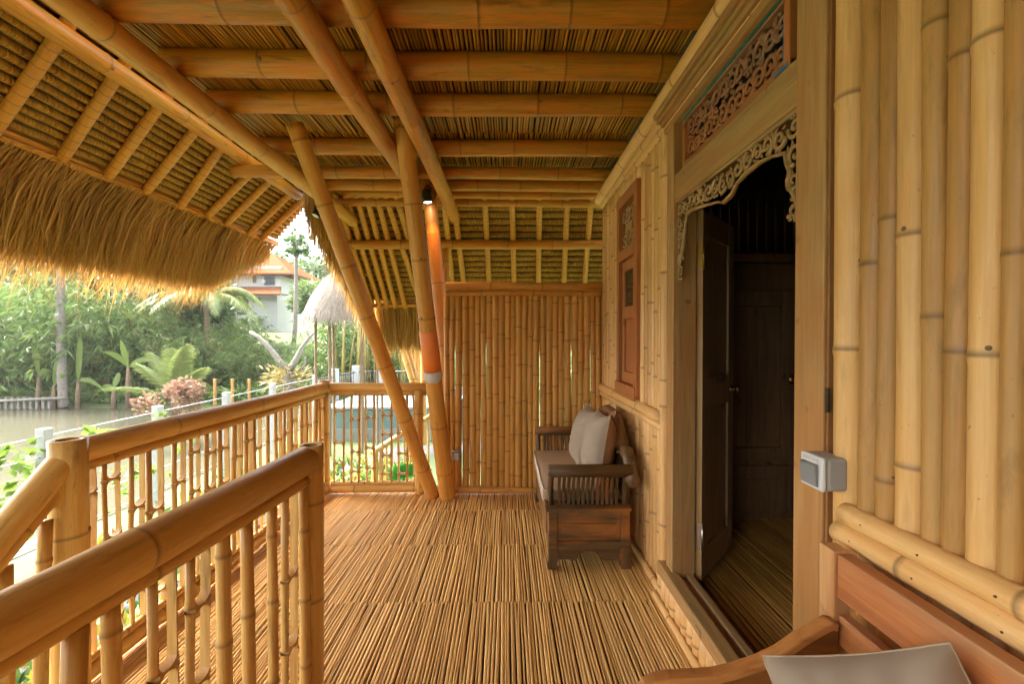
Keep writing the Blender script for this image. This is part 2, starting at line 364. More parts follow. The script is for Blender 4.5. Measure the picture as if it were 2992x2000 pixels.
# long beams along the veranda
def ybeam(name,label,x0,x1,z0,z1,y0,y1,r0,r1,sp,m=B_POLE,tone=.5,rd=True):
    return single(name,label,'beam',lambda mb: bam(mb,(x0,y0,z0),(x1,y1,z1),r0,r1,n=20,sp=sp,tone=tone,round1=rd,knots=.35,bul=1.045),m)
random.seed(31)
def xr(u,v,h): return PZ(u,v,CH+h).x
ybeam('eave_beam','long bamboo beam over the left railing, under the joist ends',xr(212,0,1.215),xr(1030,645,1.2),CH+1.215,CH+1.20,-1.5,4.62,.052,.060,.55,B_POLE,.55)
ybeam('outer_eave_beam','outer bamboo beam along the top of the left thatched eave',xr(379,225,1.43)-.02,xr(872,572,1.40),CH+1.43,CH+1.40,-1.5,4.42,.050,.052,.6,B_GOLD,.45)
ybeam('ceiling_beam','bamboo beam over the middle, left of the pair ending at the leaning poles',xr(848,0,1.215),xr(1144,445,1.2),CH+1.215,CH+1.2,-1.5,4.0,.062,.056,.5,B_GOLD,.5)
ybeam('ceiling_beam','bamboo beam over the middle, right one with its round end in view',xr(1046,0,1.215),xr(1318,610,1.2),CH+1.215,CH+1.2,-1.5,4.5,.058,.056,.45,B_GOLD,.6)
# leaning poles and post
random.seed(12)
PA0,PA1=PZ(1267,1452,0),PY(862,362,2.78)
single('leaning_pole','left leaning bamboo pole rising from the back corner towards the eave','pole',lambda mb: bam(mb,PA0,PA1,.056,.054,n=22,sp=.43,tone=.55,bul=1.05,knots=.5),B_POLE)
PB0,PB1=PZ(1309,1455,0),PY(1176,348,2.74)
pb=single('leaning_pole','thick near upright bamboo pole wrapped with an orange sleeve','pole',lambda mb: bam(mb,PB0,PB1,.066,.055,n=24,sp=.42,tone=.5,bul=1.04,knots=.3),B_POLE)
PE0,PE1=PY(1336,1452,3.78),PY(1252,520,3.82)
single('corner_post','upright bamboo post behind the leaning pole, lit orange by the spotlight','post',lambda mb: bam(mb,PE0,PE1,.062,.058,n=22,sp=.47,tone=.45,bul=1.04),B_GLOWP)
# orange sleeve on the pole, a grey tape at its foot
def onpole(v): # point on pole B at photo row v
    a,b=PB0,PB1
    lo,hi=0,1
    for _ in range(30):
        t=(lo+hi)/2; p=a.lerp(b,t); q=Rm.transposed()@(p-cam.location); vv=1000-FPX*q.y/-q.z
        if vv>v: lo=t
        else: hi=t
    return a.lerp(b,t),t
pa,ta=onpole(1108); pm,tm=onpole(1084); pt,tt=onpole(966)
rB=lambda t:.066+(.055-.066)*t
mb=MB(); dB=(PB1-PB0).normalized()
mb.stations([(pm,dB,rB(tm)+.003,0),(pm.lerp(pt,.5),dB,rB((tm+tt)/2)+.0035,0),(pt,dB,rB(tt)+.003,0),(pt+dB*.003,dB,rB(tt)*.98,0)],28,.5,True,True)
slv=thing('pole_sleeve','glossy orange sleeve with grey tape round the thick bamboo pole','sleeve')
mb.build('wrap',ORANGE,slv)
mb=MB(); n=28; 
a_=V3((1,0,0)); a_=(a_-dB*a_.dot(dB)).normalized(); b_=dB.cross(a_); vs=[]
for i,(p,r) in enumerate(((pa,rB(ta)+.0045),(pm+dB*.004,rB(tm)+.0055))):
    for k in range(n):
        an=6.283*k/n; jj=dB*(.012*math.sin(an*2+1)+.006*math.sin(an*7)) if i==0 else V3()
        vs.append(p+jj+(a_*math.cos(an)+b_*math.sin(an))*r)
mb.add(vs,[(k,(k+1)%n,n+(k+1)%n,n+k) for k in range(n)],smooth=True); mb.build('tape',GREYW,slv)
settle(slv,pa)
# spotlights
def spotlight(pos,aim,label,lit):
    t=thing('spotlight',label,'lamp'); pos=V3(pos); aim=V3(aim).normalized()
    mb=MB(); mb.stations([(pos-aim*.11,aim,.022,0),(pos-aim*.10,aim,.032,0),(pos-aim*.07,aim,.038,0),(pos-aim*.01,aim,.041,0),(pos,aim,.041,0),(pos,aim,.036,0),(pos-aim*.008,aim,.034,0)],20,.5); mb.build('body',BLACK,t)
    mb=MB(); mb.stations([(pos-aim*.007,aim,.034,0),(pos-aim*.004,aim,.032,0),(pos+aim*.002,aim,.018,0)],20,.5); mb.build('lens',plain('lamp_lens_lit' if lit else 'lamp_lens',(.8,.8,.78),.3,em=(1,.93,.82) if lit else (0,0,0),es=6 if lit else 0),t)
    mb=MB(); s=aim.cross(V3((0,0,1))).normalized()
    q=pos-aim*.05
    mb.tube([q+s*.044,q+s*.05+V3((0,0,.05)),q+V3((0,0,.09)),q-s*.05+V3((0,0,.05)),q-s*.044],.006,8); mb.build('bracket',BLACK,t)
    mb=MB(); mb.tube([q+V3((0,.02,.08)),q+V3((.03,.02,.12)),q+V3((.07,.03,.10)),q+V3((.06,.03,0)),q+V3((.02,.03,-.06))],.004,6); mb.build('cable',BLACK,t)
    settle(t,pos)
s1=PY(1250,592,3.66); spotlight(s1,(.10,.12,-1),'black spotlight with glowing lens at the top of the upright post',True)
s2=PY(921,632,4.3); spotlight(s2,(-.25,-.35,-.8),'black spotlight with white lens under the eave end, unlit',False)
ld=bpy.data.lights.new('spotlight_glow','SPOT'); ld.energy=1.6; ld.color=(1,.42,.12); ld.spot_size=R(100); ld.spot_blend=.6; ld.shadow_soft_size=.03
lo=bpy.data.objects.new('spotlight_glow',ld); col.objects.link(lo); lo.location=s1+V3((.02,-.05,-.03)); lo.rotation_euler=V3((-.10,-.06,1)).to_track_quat('Z','Y').to_euler()

# ------------------------------------------------------------------ railings of sliced bamboo
def slice_mesh(mb,H,W,D,o,ax,up,nr,tone,cells=None,lean=0):
    """lengthwise slice of a culm: two walls, cross webs, rounded openings. o = foot centre, ax = width axis, nr = thickness axis"""
    nodes=[0]; x=ru(.05,.22)
    while x<H-.04: nodes.append(x); x+=ru(.15,.27)
    nodes.append(H); tw=ru(.14,.22)*W; M=5; bp=ru(0,6); ba=ru(.002,.008)
    def wid(z):
        d=min([abs(z-q) for q in nodes[1:-1]]+[9]); return W*(1+.10*math.exp(-(d/.012)**2)+.05*math.sin(z*3+tone*9))
    for i in range(len(nodes)-1):
        z0,z1=nodes[i],nodes[i+1]; web=.004
        a=z0+(web if i>0 else -.05); b=z1-(web if i<len(nodes)-2 else -.05)
        hw=W/2-tw
        # hole outline: two columns of points going up both sides with rounded ends
        rr=min(hw*.95,(b-a)/2*.95); side=[]
        for k in range(M+1): an=math.pi/2*k/M; side.append((hw-rr+rr*math.sin(an),a+rr-rr*math.cos(an)))
        for k in range(M+1): an=math.pi/2*k/M; side.append((hw-rr+rr*math.cos(an),b-rr+rr*math.sin(an)))
        hx=side
        vs=[];tn=[]; DD=(-.5,-.28,0,.28,.5)
        for sgn in (1,-1):
            for (x_,z_) in hx:
                zz=min(max(z_,z0),z1); xo=wid(zz)/2; g=.55 if min(abs(zz-z0) if i else 9,abs(zz-z1) if i<len(nodes)-2 else 9)<.008 else .04
                bend=lean*zz+ba*math.sin(bp+zz*6.5)*math.sin(min(1,zz/H)*3.14)
                P_=[(x_,-.5,1,0),(x_,.5,1,0)]+[(xo-.009*(2*q)**2,q,.45,g) for q in DD]
                for (px,q,tt,gg) in P_:
                    px=max(px,x_+.002)
                    vs.append(o+ax*(sgn*px+bend)+up*zz+nr*(q*D)); tn.append((min(1,tone*.5+.5*tt),gg))
        m=len(hx)
        for sgn in (0,1):
            b0=sgn*m*7; fs=[]; fo=[]
            for k in range(m-1):
                p=b0+k*7;q=p+7
                fs+=[(p,p+1,q+1,q),(p,q,q+2,p+2),(p+1,p+6,q+6,q+1)]
                fo+=[(p+j,p+j+1,q+j+1,q+j) for j in range(2,6)]
            f2=fs+fo; uvs=[[(vs[j].z+tone*7,vs[j].x+vs[j].y) for j in f] for f in f2]
            used=vs[b0:b0+m*7]; 
            mb.add(used,[[j-b0 for j in f] for f in fo],uvs[len(fs):],True,tn[b0:b0+m*7]); mb.add(used,[[j-b0 for j in f] for f in fs],uvs[:len(fs)],False,tn[b0:b0+m*7])
        if i>0:   # cross web
            zc=nodes[i]; hw2=hw*1.02
            pr=[(-hw2,-.012),(-hw2*.8,-.006),(-hw2*.3,-.0035),(hw2*.3,-.0035),(hw2*.8,-.006),(hw2,-.012),(hw2,.012),(hw2*.8,.006),(hw2*.3,.0035),(-hw2*.3,.0035),(-hw2*.8,.006),(-hw2,.012)]
            mb.prism(pr,ax,up,o+up*zc+ax*(lean*zc+ba*math.sin(bp+zc*6.5)*math.sin(min(1,zc/H)*3.14))-nr*(D*.48),nr,D*.96,tone=tone*.6)
def thin_pole(mb,H,r,o,up,ax,lean,tone): 
    bam(mb,o,o+up*H+ax*lean*H,r,r*.9,n=9,sp=ru(.16,.26),tone=tone,wav=.005,bul=1.12,knots=.3)

def railing(name,label,p0,p1,H,posts,W=.085,step=.125,D=.034,z0=.07,toprail_r=.046,hand_ext=(0,0),poles=.0,smallrail=True,tone=.5,shear=0):
    """p0,p1: floor points of the run; top rail centre at H"""
    t=thing(name,label,'railing'); p0=V3(p0);p1=V3(p1); L=(p1-p0).length; d=(p1-p0)/L; up=V3((0,0,1)); hz=V3((d.x,d.y,0)).normalized(); nr=hz.cross(up)
    mb=MB(); bam(mb,p0+up*H-d*hand_ext[0],p1+up*H+d*hand_ext[1],toprail_r,toprail_r*1.02,n=26,sp=.62,tone=tone,bul=1.02,knots=.3,hollow0=False); mb.build('handrail',B_RAIL,t)
    mb=MB(); bam(mb,p0+up*(H-toprail_r-.016),p1+up*(H-toprail_r-.016),.022,n=12,sp=.5,tone=tone*.9); mb.build('under_rail',B_RAIL,t)
    mb=MB(); bam(mb,p0+up*.045,p1+up*.045,.034,n=16,sp=.5,tone=tone); bam(mb,p0+up*.09,p1+up*.09,.016,n=10,sp=.4,tone=tone); mb.build('bottom_rail',B_RAIL,t)
    hh=H-toprail_r-.03-.10; nb=int((L-.04)/step); 
    for k in range(nb):
        q=p0+d*((k+.5)*L/nb)+up*.10; mb=MB(); le=ru(-.03,.03); s_=shear
        upv=(up+hz*0).normalized()
        if rnd()<poles: thin_pole(mb,hh,ru(.014,.022),q,upv,hz,le,ru(.3,.7))
        else: slice_mesh(mb,hh,W*ru(.85,1.1),D*ru(.8,1.15),q,hz,upv,nr,ru(.35,.75),lean=le)
        mb.build('baluster',B_CUT,t)
    for (pp,r,top,hol) in posts:
        mb=MB(); bam(mb,pp,V3(pp)+up*top,r,r*.97,n=24,sp=.36,tone=tone+.05,hollow1=hol,knots=.5,bul=1.02); mb.build('post',B_RAIL,t)
    settle(t,tuple(p0)); return t
random.seed(5)
XL=-1.535; YS=1.60
C0=V3((-1.50,YB-.02,0))
railing('veranda_railing','long left railing of sliced bamboo with level handrail, running to the back corner',(XL-.03,YS,0),C0,.882,
        [((XL-.03,YS-.01,-.3),.056,1.235,True),(C0+V3((-.01,.02,0)),.046,.94,True)],W=.076,step=.104,D=.026,poles=.22)
railing('back_railing','short back railing panel of sliced bamboo beside the leaning pole',C0+V3((.05,0,0)),(-.66,YB-.02,0),.887,
        [((-.72,YB-.02,0),.038,.86,False)],W=.096,step=.125,D=.03,toprail_r=.036,hand_ext=(0,.05))
FR1=PZ(908,1296,.93); FR1.z=0
FR0=V3((-.80,.05,0))
railing('landing_railing','nearest railing with thick handrail, ending in a hollow topped post',FR0,FR1,.875,
        [((FR1.x,FR1.y,-.3),.041,1.225,True)],W=.064,step=.088,D=.025,toprail_r=.047,poles=.42,tone=.45,hand_ext=(.1,-.03))
# stair railing going down towards the viewer
d=V3((0,-.27,-.235)).normalized()
def stair_rail():
    t=thing('stair_railing','sloping bamboo stair handrail going down at the far left','railing')
    a=V3((XL-.03,YS,.882)); b=a+d*2.4
    mb=MB(); bam(mb,a,b,.046,.046,n=24,sp=.5,tone=.5,bul=1.02); mb.build('handrail',B_RAIL,t)
    mb=MB(); bam(mb,a+V3((0,0,-.085)),b+V3((0,0,-.085)),.022,n=12,tone=.5); mb.build('under_rail',B_RAIL,t)
    mb=MB(); bam(mb,a+V3((0,0,-.80)),b+V3((0,0,-.80)),.03,n=12,tone=.5); mb.build('bottom_rail',B_RAIL,t)
    y=YS-.11
    while y>.1:
        zt=.882+(y-YS)*(.235/.27)-.11; mb=MB()
        if rnd()<.6: thin_pole(mb,.66,ru(.018,.024),V3((XL-.03,y,zt-.66)),V3((0,0,1)),V3((0,1,0)),ru(-.04,.04),.5)
        else: slice_mesh(mb,.66,.07,.035,V3((XL-.03,y,zt-.66)),V3((0,1,0)),V3((0,0,1)),V3((1,0,0)),ru(.4,.7),lean=ru(-.03,.03))
        mb.build('baluster',B_CUT,t); y-=.105
    settle(t,(XL-.03,YS,0))
stair_rail()
mb=MB()
st=thing('stairs','wooden steps going down beside the landing railing','stairs')
for k in range(8):
    mb=MB(); y=1.50-.27*k; z=-.20*(k+1); mb.box(-1.52,-.76,y-.27,y+.02,z-.05,z); mb.build('tread',W_BEAM,st,bevel=.004)
mb=MB(); mb.box(-1.64,-.7,1.52,1.56,-1.55,-.16); mb.build('riser_wall',W_BEAM,st)
settle(st,(-1.1,-.6,-1.6))

# ------------------------------------------------------------------ back screen of upright bamboos
random.seed(8)
scr=thing('bamboo_screen','back screen wall of close set upright bamboo poles','screen')
xs=[175,202,232,265,298,323,350,378,407,438,466,492,520,550,577,605,637,667,697,725,757,790,818,848,878,905,930]
ws=[22,20,27,27,26,22,22,26,28,27,25,24,28,25,22,28,25,27,27,24,28,28,26,27,22,26,24]
for xc,wc in zip(xs,ws):
    u=1200+xc/1.65; a=PY(u,1430,YB); b=PY(u+ru(-1.5,1.5),852,YB); r=wc/1.65/351.5/2*1.24
    mb=MB(); bam(mb,a,b,r*ru(.98,1.03),r*ru(.93,1),n=12,sp=ru(.24,.34),tone=ru(.15,.75),wav=.003,bul=1.08,knots=.15); mb.build('upright',B_SCREEN,scr)
tz=PY(1500,838,YB).z
mb=MB(); bam(mb,(-.50,YB-.03,tz),(.80,YB-.03,tz),.033,n=18,sp=.42,tone=.5); mb.build('top_beam',B_POLE,scr)
mb=MB(); bam(mb,(-.50,YB-.025,tz-.058),(.80,YB-.025,tz-.058),.024,n=14,sp=.4,tone=.4); mb.build('top_batten',B_POLE,scr)
mb=MB(); bam(mb,(-.42,YB-.04,.03),(.78,YB-.04,.03),.028,n=14,sp=.4,tone=.55); mb.build('base_beam',B_POLE,scr)
settle(scr,(.2,YB,0))
# small wall socket on the first uprights
so_=thing('wall_socket','small grey junction box at the foot of the bamboo screen','socket')
q=PY(1333,1330,YB-.05)
mb=MB(); mb.box(q.x-.035,q.x+.035,YB-.11,YB-.045,q.z-.04,q.z+.04); mb.build('box',GREYP,so_,bevel=.008)
mb=MB(); mb.box(q.x-.026,q.x+.026,YB-.118,YB-.1105,q.z-.03,q.z+.03); mb.build('cover',CHROME,so_,bevel=.004)
settle(so_,q)

# ------------------------------------------------------------------ right wall of split bamboo
random.seed(21)
wall=thing('bamboo_wall','right house wall clad in upright pale bamboo with horizontal bamboo bands','wall')
def wpole(y,z0,z1,r,nodes=None,tone=None,xc=None,m=None,sp=.38,kn=.2):
    mb=MB(); xx=(XW+.045 if xc is None else xc)
    bam(mb,(xx,y,z0),(xx,y+ru(-.004,.004),z1),r,r*.97,n=20,sp=sp,nodes=nodes,tone=ru(.1,.95) if tone is None else tone,knots=kn,wav=.002); mb.build('cladding_pole',m or B_PALE,wall)
# far part: back corner to window, window to door
def fill(y0,y1,z0,z1):
    y=y0
    while y<y1-.015:
        r=min(ru(.022,.034),(y1-y)/2); wpole(y+r,z0,z1,r,xc=XW+.02+r*.2+ru(-.003,.003)); y+=2*r*.97
fill(3.11,3.66,.90,2.36); fill(2.19,2.62,.90,2.36); fill(2.19,3.66,.03,.86)
fill(2.62,3.11,2.25,2.36)
# solid backing
mb=MB(); X0,X1=XW+.05,XW+.11
mb.box(X0,X1,2.19,2.63,0,2.7); mb.box(X0,X1,3.10,3.70,0,2.7); mb.box(X0,X1,2.63,3.10,0,.94); mb.box(X0,X1,2.63,3.10,2.24,2.7)
mb.box(X0,X1,1.06,2.19,2.40,2.7); mb.box(X0,X1,-2.4,1.06,0,2.7)
mb.build('backing',plain('wall_backing',(.10,.06,.025),.9),wall)
# horizontal bands
def band(y0,y1,z,r,x=None,tone=.75,nodes=None,name='band'):
    mb=MB(); bam(mb,(x or XW-.005,y1,z),(x or XW-.005,y0,z),r,r,n=18,sp=.55,tone=tone,nodes=nodes,knots=.3,round1=False); mb.build(name,B_PALE,wall)
band(2.22,3.66,.885,.034,x=XW+.0); band(2.22,3.66,.835,.022,x=XW+.005)
band(2.20,3.66,.018,.020,x=XW-.012,tone=.8); 
band(-2.4,1.00,.893,.025,x=XW-.008,tone=.9); band(-2.4,1.02,.845,.026,x=XW-.006,tone=.85)
mb=MB()
for k in range(9):
    for (z_,y_) in ((.897,.93-.13*k),(.848,.96-.15*k)):
        mb.stations([(V3((XW-.030,y_,z_)),(-1,0,0),.0018,.6),(V3((XW-.0345,y_,z_)),(-1,0,0),.002,1)],7,.2)
mb.build('nails',plain('rusty_nail',(.08,.04,.02),.7),wall)
# top poles
mb=MB(); bam(mb,(.775,3.68,CH+1.14),(.735,-2.4,CH+1.15),.042,.045,n=22,sp=.5,tone=.85,bul=1.03); mb.build('top_band',B_PALE,wall)
mb=MB(); bam(mb,(.80,3.66,CH+1.09),(.775,-2.4,CH+1.075),.030,.032,n=16,sp=.45,tone=.75,bul=1.04); mb.build('top_band',B_PALE,wall)
mb=MB(); bam(mb,(.80,2.9,CH+1.045),(.795,-2.4,CH+1.02),.028,.028,n=16,sp=.4,tone=.7,bul=1.04); mb.build('top_band',B_PALE,wall)
# thick pole left of the door jamb
wpole(2.215,.0,2.42,.032,xc=XW+.015,tone=.85,nodes=[.35,.95,1.08,1.62,2.1])
# near wall poles, measured
near=[(2438,2505,[1022,268],0,.8),(2505,2560,[768],1,.3),(2560,2612,[632,1420],1,.12),(2612,2687,[680,1375],1,.6),(2687,2752,[140-90,925],1,.4),(2752,2824,[150,1030],1,.2),(2824,2920,[95,1040],1,.9),(2920,2992,[735],1,.4)]
for i,(ua,ub,nv,blt,tn) in enumerate(near):
    xf=XW+.0
    ya=PX(ua,600,xf).y; yb=PX(ub,600,xf).y; r=(ya-yb)/2; yc=(ya+yb)/2
    z0=0 if not blt else .88; xc=XW+.004+r*.5
    nodes=sorted([max(.03,PX((ua+ub)/2,v,XW-.02).z-z0) for v in nv])
    wpole(yc,z0,2.36,r*1.06,nodes=nodes,tone=tn,xc=xc,m=B_PALE if tn>.5 else B_OUT,kn=.8)
y=PX(2992,600,XW).y
while y>-2.3:
    r=ru(.026,.036); wpole(y-r,.88,2.36,r,xc=XW+.02); y-=2*r
y=1.0
while y>-2.3:
    r=ru(.026,.036); wpole(y-r,.02,.86,r,xc=XW+.025); y-=2*r
settle(wall,(XW,2,0))

# ------------------------------------------------------------------ carving helper
def carve(mb,outline_fn,y0,y1,n,x0,rmax,seed,down=1,dep=.012,leaves=3):
    """scroll work between a top and a bottom curve: outline_fn(y) -> (zlow, zhigh)"""
    random.seed(seed); F=(1,0,0)
    def S(pts,r0,r1,xo=0):
        k=len(pts); mb.tube([V3((x0+xo,a,b)) for a,b in pts],[r0+(r1-r0)*i/(k-1) for i in range(k)],n=7,tone=ru(.3,.8),flat=dep/max(r0,.004)*.5,fdir=F)
    for i in range(n):
        y=y0+(y1-y0)*(i+.5)/n; zl,zh=outline_fn(y); h=zh-zl; cz=(zl+zh)/2; rad=min(h*.40,rmax); sg=1 if i%2 else -1
        cnt=max(1,int(h/(rad*2.2))) if rad>0 else 1
        for j in range(cnt):
            cz=zl+h*(j+.5)/cnt; sg=-sg; a0=ru(0,6.28); pts=[]
            for k in range(17):
                t=k/16; a=a0+sg*t*8.5; rr=rad*(1-t)**.7; pts.append((y+math.cos(a)*rr,cz+math.sin(a)*rr))
            S(pts,rad*.24,rad*.15,ru(-.003,.003))
            for q in range(leaves):
                a=ru(0,6.28); p0=(y+math.cos(a)*rad*.9,cz+math.sin(a)*rad*.9); bb=a+sg*ru(.6,1.3); Lf=rad*ru(.5,.9)
                pts=[(p0[0]+math.cos(bb)*Lf*s,p0[1]+math.sin(bb)*Lf*s+.25*Lf*s*s) for s in (0,.33,.66,1)]
                pts=[(min(max(a1,min(y0,y1)),max(y0,y1)),min(max(b1,zl-.004),zh)) for a1,b1 in pts]
                k=len(pts); rs=[rad*.10,rad*.24,rad*.2,rad*.04]
                mb.tube([V3((x0+ru(-.002,.004),a1,b1)) for a1,b1 in pts],rs,n=6,tone=ru(.3,.8),flat=.6,fdir=F)
# ------------------------------------------------------------------ window
win=thing('shuttered_window','narrow red teak window with carved top panel and shutter in the far wall','window')
wy0,wy1,wz0,wz1=2.635,3.095,.94,2.245; xf=XW-.018
mb=MB(); mb.box(xf,XW+.05,wy0-.012,wy0+.055,wz0,wz1); mb.box(xf,XW+.05,wy1-.055,wy1,wz0,wz1); mb.build('side_frame',W_RED,win,bevel=.004)
mb=MB(); mb.box(xf-.002,XW+.05,wy0,wy1,wz1-.07,wz1+.0015); mb.box(xf-.002,XW+.05,wy0+.056,wy1-.056,1.90-.09,1.90-.02); mb.box(xf-.012,XW+.05,wy0-.002,wy1+.002,wz0-.03,wz0+.055); mb.build('rail_frame',W_REDY,win,bevel=.004)
mb=MB(); carve(mb,lambda y:(1.885,2.17),wy0+.06,wy1-.06,4,XW+.012,.05,3); mb.box(XW+.028,XW+.035,wy0+.05,wy1-.05,1.87,2.18,tone=0); mb.build('carved_panel',W_CARVE,win)
sh=MB(); sx=XW+.012
sh.box(sx-.012,sx+.018,wy0+.058,wy0+.12,wz0+.058,1.805); sh.box(sx-.012,sx+.018,wy1-.13,wy1-.085,wz0+.058,1.805)
for za,zb in ((wz0+.058,wz0+.13),(1.42,1.50),(1.735,1.805)): sh.box(sx-.011,sx+.018,wy0+.12,wy1-.13,za,zb)
sh.box(sx+.004,sx+.012,wy0+.12,wy1-.13,wz0+.13,1.42); shut=sh.build('shutter',W_RED,win,bevel=.004)
g=MB(); g.box(sx+.0,sx+.008,wy0+.12,wy1-.13,1.50,1.735); g.build('pane',GLASSD,shut)
mb=MB(); mb.box(XW+.035,XW+.049,wy0+.05,wy1-.05,wz0+.05,1.86); mb.build('window_back',plain('dark_gap',(.02,.012,.008),.8),win)
settle(win,(XW,2.86,wz0))

# ------------------------------------------------------------------ carved doorway
dr=thing('carved_doorway','weathered teak door frame with carved valance and transom, leaf open inwards','doorway')
XD=XW-.012
yLo,yLi=2.17,2.055; yRi,yRo=1.185,1.075
mb=MB(); mb.box(XD,XD+.11,yLi,yLo-.035,.0,2.42); mb.box(XD+.012,XD+.11,yLo-.033,yLo,.0,2.40); mb.build('jamb',W_JAMB,dr,bevel=.004)
mb=MB(); mb.box(XD-.0,XD+.115,yRo,yRi,.0,2.62); mb.build('jamb',W_JAMB,dr,bevel=.004)
mb=MB(); mb.box(XD+.006,XD+.06,yRo-.010,yRo-.002,.0,2.6); mb.build('side_strip',wood_mat('strip_wood',(.2,.09,.03),(.3,.14,.04),None,2),dr,bevel=.002)
mb=MB(); mb.box(XD+.004,XD+.09,yRi+.001,yLi-.001,1.925,2.055); mb.build('lintel',W_BEAM,dr,bevel=.006)
mb=MB(); mb.box(XD+.0115,XD+.03,yRi+.06,yLi-.06,2.268,2.280); mb.build('turquoise_edge',TURQ,dr)
mb=MB(); mb.box(XD+.0105,XD+.0125,1.24,1.30,2.062,2.074); mb.box(XD+.014,XD+.0155,1.245,1.265,2.09,2.22); mb.build('blue_paint_trace',BLUEP,dr)
# transom
mb=MB(); mb.box(XD+.015,XD+.06,1.235,1.985,2.056,2.085); mb.box(XD+.015,XD+.06,1.235,1.985,2.262,2.292); mb.build('transom_rail',W_TRANS,dr,bevel=.004)
mb=MB(); mb.box(XD+.013,XD+.062,1.235,1.262,2.056,2.292); mb.box(XD+.013,XD+.062,1.965,1.99,2.056,2.292); mb.build('transom_stile',W_RED,dr,bevel=.004)
mb=MB(); carve(mb,lambda y:(2.087,2.262),1.27,1.96,12,XD+.03,.036,11,leaves=7); mb.build('transom_carving',W_TRANS,dr)
mb=MB(); mb.box(XD+.064,XD+.07,yRi,yLi,2.056,2.33); mb.build('transom_back',plain('transom_dark',(.012,.01,.01),.9),dr)
# cornice mouldings
mb=MB(); 
for (a,b,xo) in ((2.293,2.325,-.004),(2.326,2.352,-.022),(2.353,2.372,-.034),(2.373,2.40,-.05)):
    mb.box(XD+xo,XD+.08,yRo if a<2.35 else yRo-.02,yLo+.005 if a<2.35 else yLo+.03,a,b)
mb.build('cornice',W_BEAM,dr,bevel=.006)
# valance
VL=[(1984,814),(1990,760),(2000,700),(2007,630),(2022,615),(2048,604),(2099,590),(2115,592),(2140,568),(2155,535),(2180,508),(2216,478),(2257,457),(2298,447),(2303,478),(2311,508),(2312,549),(2323,569),(2334,605),(2328,640),(2343,646)]
vp=[PX(u,v,XD+.02) for u,v in VL]; vp=[(p.y,p.z) for p in vp]
def vlow(y):
    pts=sorted(vp); 
    if y<=pts[0][0]: return pts[0][1]
    for (a,za),(b,zb) in zip(pts,pts[1:]):
        if a<=y<=b: return za+(zb-za)*(y-a)/max(1e-6,b-a)
    return pts[-1][1]
mb=MB()
random.seed(4)
F=(1,0,0)
mb.tube([V3((XD+.02,a,b)) for a,b in vp],[.005+.003*math.sin(i*2.1)**2 for i in range(len(vp))],n=8,tone=.5,flat=1.6,fdir=F)
mb.tube([V3((XD+.02,yRi,1.922)),V3((XD+.02,yLi,1.922))],.007,n=6,tone=.6,fdir=F,flat=1.4)
carve(mb,lambda y:(vlow(y)+.004,1.92),yRi+.075,yLi-.07,13,XD+.02,.03,17,leaves=7,dep=.016)
carve(mb,lambda y:(1.62,1.92),yRi+.003,yRi+.065,1,XD+.02,.03,18,leaves=6)
carve(mb,lambda y:(1.56,1.92),yLi-.065,yLi-.004,1,XD+.02,.027,19,leaves=6)
mb.build('carved_valance',W_CARVE,dr)
# sill
mb=MB(); mb.box(XW-.045,XW+.02,yRo-.03,yLo+.005,.13,.19); mb.build('sill',W_BEAM,dr,bevel=.008)
mb=MB(); mb.box(XW+.021,XW+.05,yRo,yLo-.03,.10,.165); mb.build('sill_rebate',W_REDY,dr)
mb=MB(); mb.box(XW+.051,XW+.085,yRi,yLi,.08,.183); mb.build('sill_strip',W_CARVE,dr,bevel=.004)
mb=MB(); mb.box(XW+.12,XW+.15,yRi-.2,yLi+.2,.06,.125); mb.build('threshold',W_REDY,dr,bevel=.004)
mb=MB(); y=yRo-.02
while y<yLo:
    r=ru(.026,.034); bam(mb,(XW-.012,y+r,.0),(XW-.012,y+r,.129),r,r,n=14,nodes=[.06] if rnd()<.4 else [],tone=.85,wav=0); y+=2*r
mb.build('sill_cladding',B_PALE,dr)
mb=MB(); bam(mb,(XW-.05,yLo+.02,.014),(XW-.05,yRo-.1,.014),.018,n=10,sp=.4,tone=.85); mb.build('base_band',B_PALE,dr)
# leaf, hinged at the far jamb
hx,hy=XD+.115,yLi+.02; ang=math.atan2(.36,.34); L=.47; zb,zt=.15,1.90
M=Matrix.Translation((hx,hy,0))@Matrix.Rotation(ang,4,'Z')
lf=MB(); T=.032
for (a,b,c,e) in ((0,.085,zb,zt),(L-.085,L,zb,zt)): lf.box(a,b,-T,0,c,e,M=M)
for (c,e) in ((zb,zb+.14),(.95,1.10),(zt-.12,zt)): lf.box(.085,L-.085,-T+.001,-.001,c,e,M=M)
for (c,e) in ((zb+.14,.95),(1.10,zt-.12)): lf.box(.085,L-.085,-T+.011,-.011,c,e,M=M)
leaf=lf.build('door_leaf',W_LEAF,dr,bevel=.003)
lf=MB(); lf.box(-.0015,.0,-T-.001,.001,zb,zt-.01,M=M); lf.build('worn_edge',W_JAMB,leaf)
for z,m_ in ((.30,CHROME),(1.62,BRASS)):
    h=MB(); h.box(-.004,-.0016,-T+.0,-.001,z,z+.12,M=M); h.tube([M@V3((-.006,-T-.006,z-.005)),M@V3((-.006,-T-.006,z+.125))],.006,8); h.build('hinge',m_,leaf)
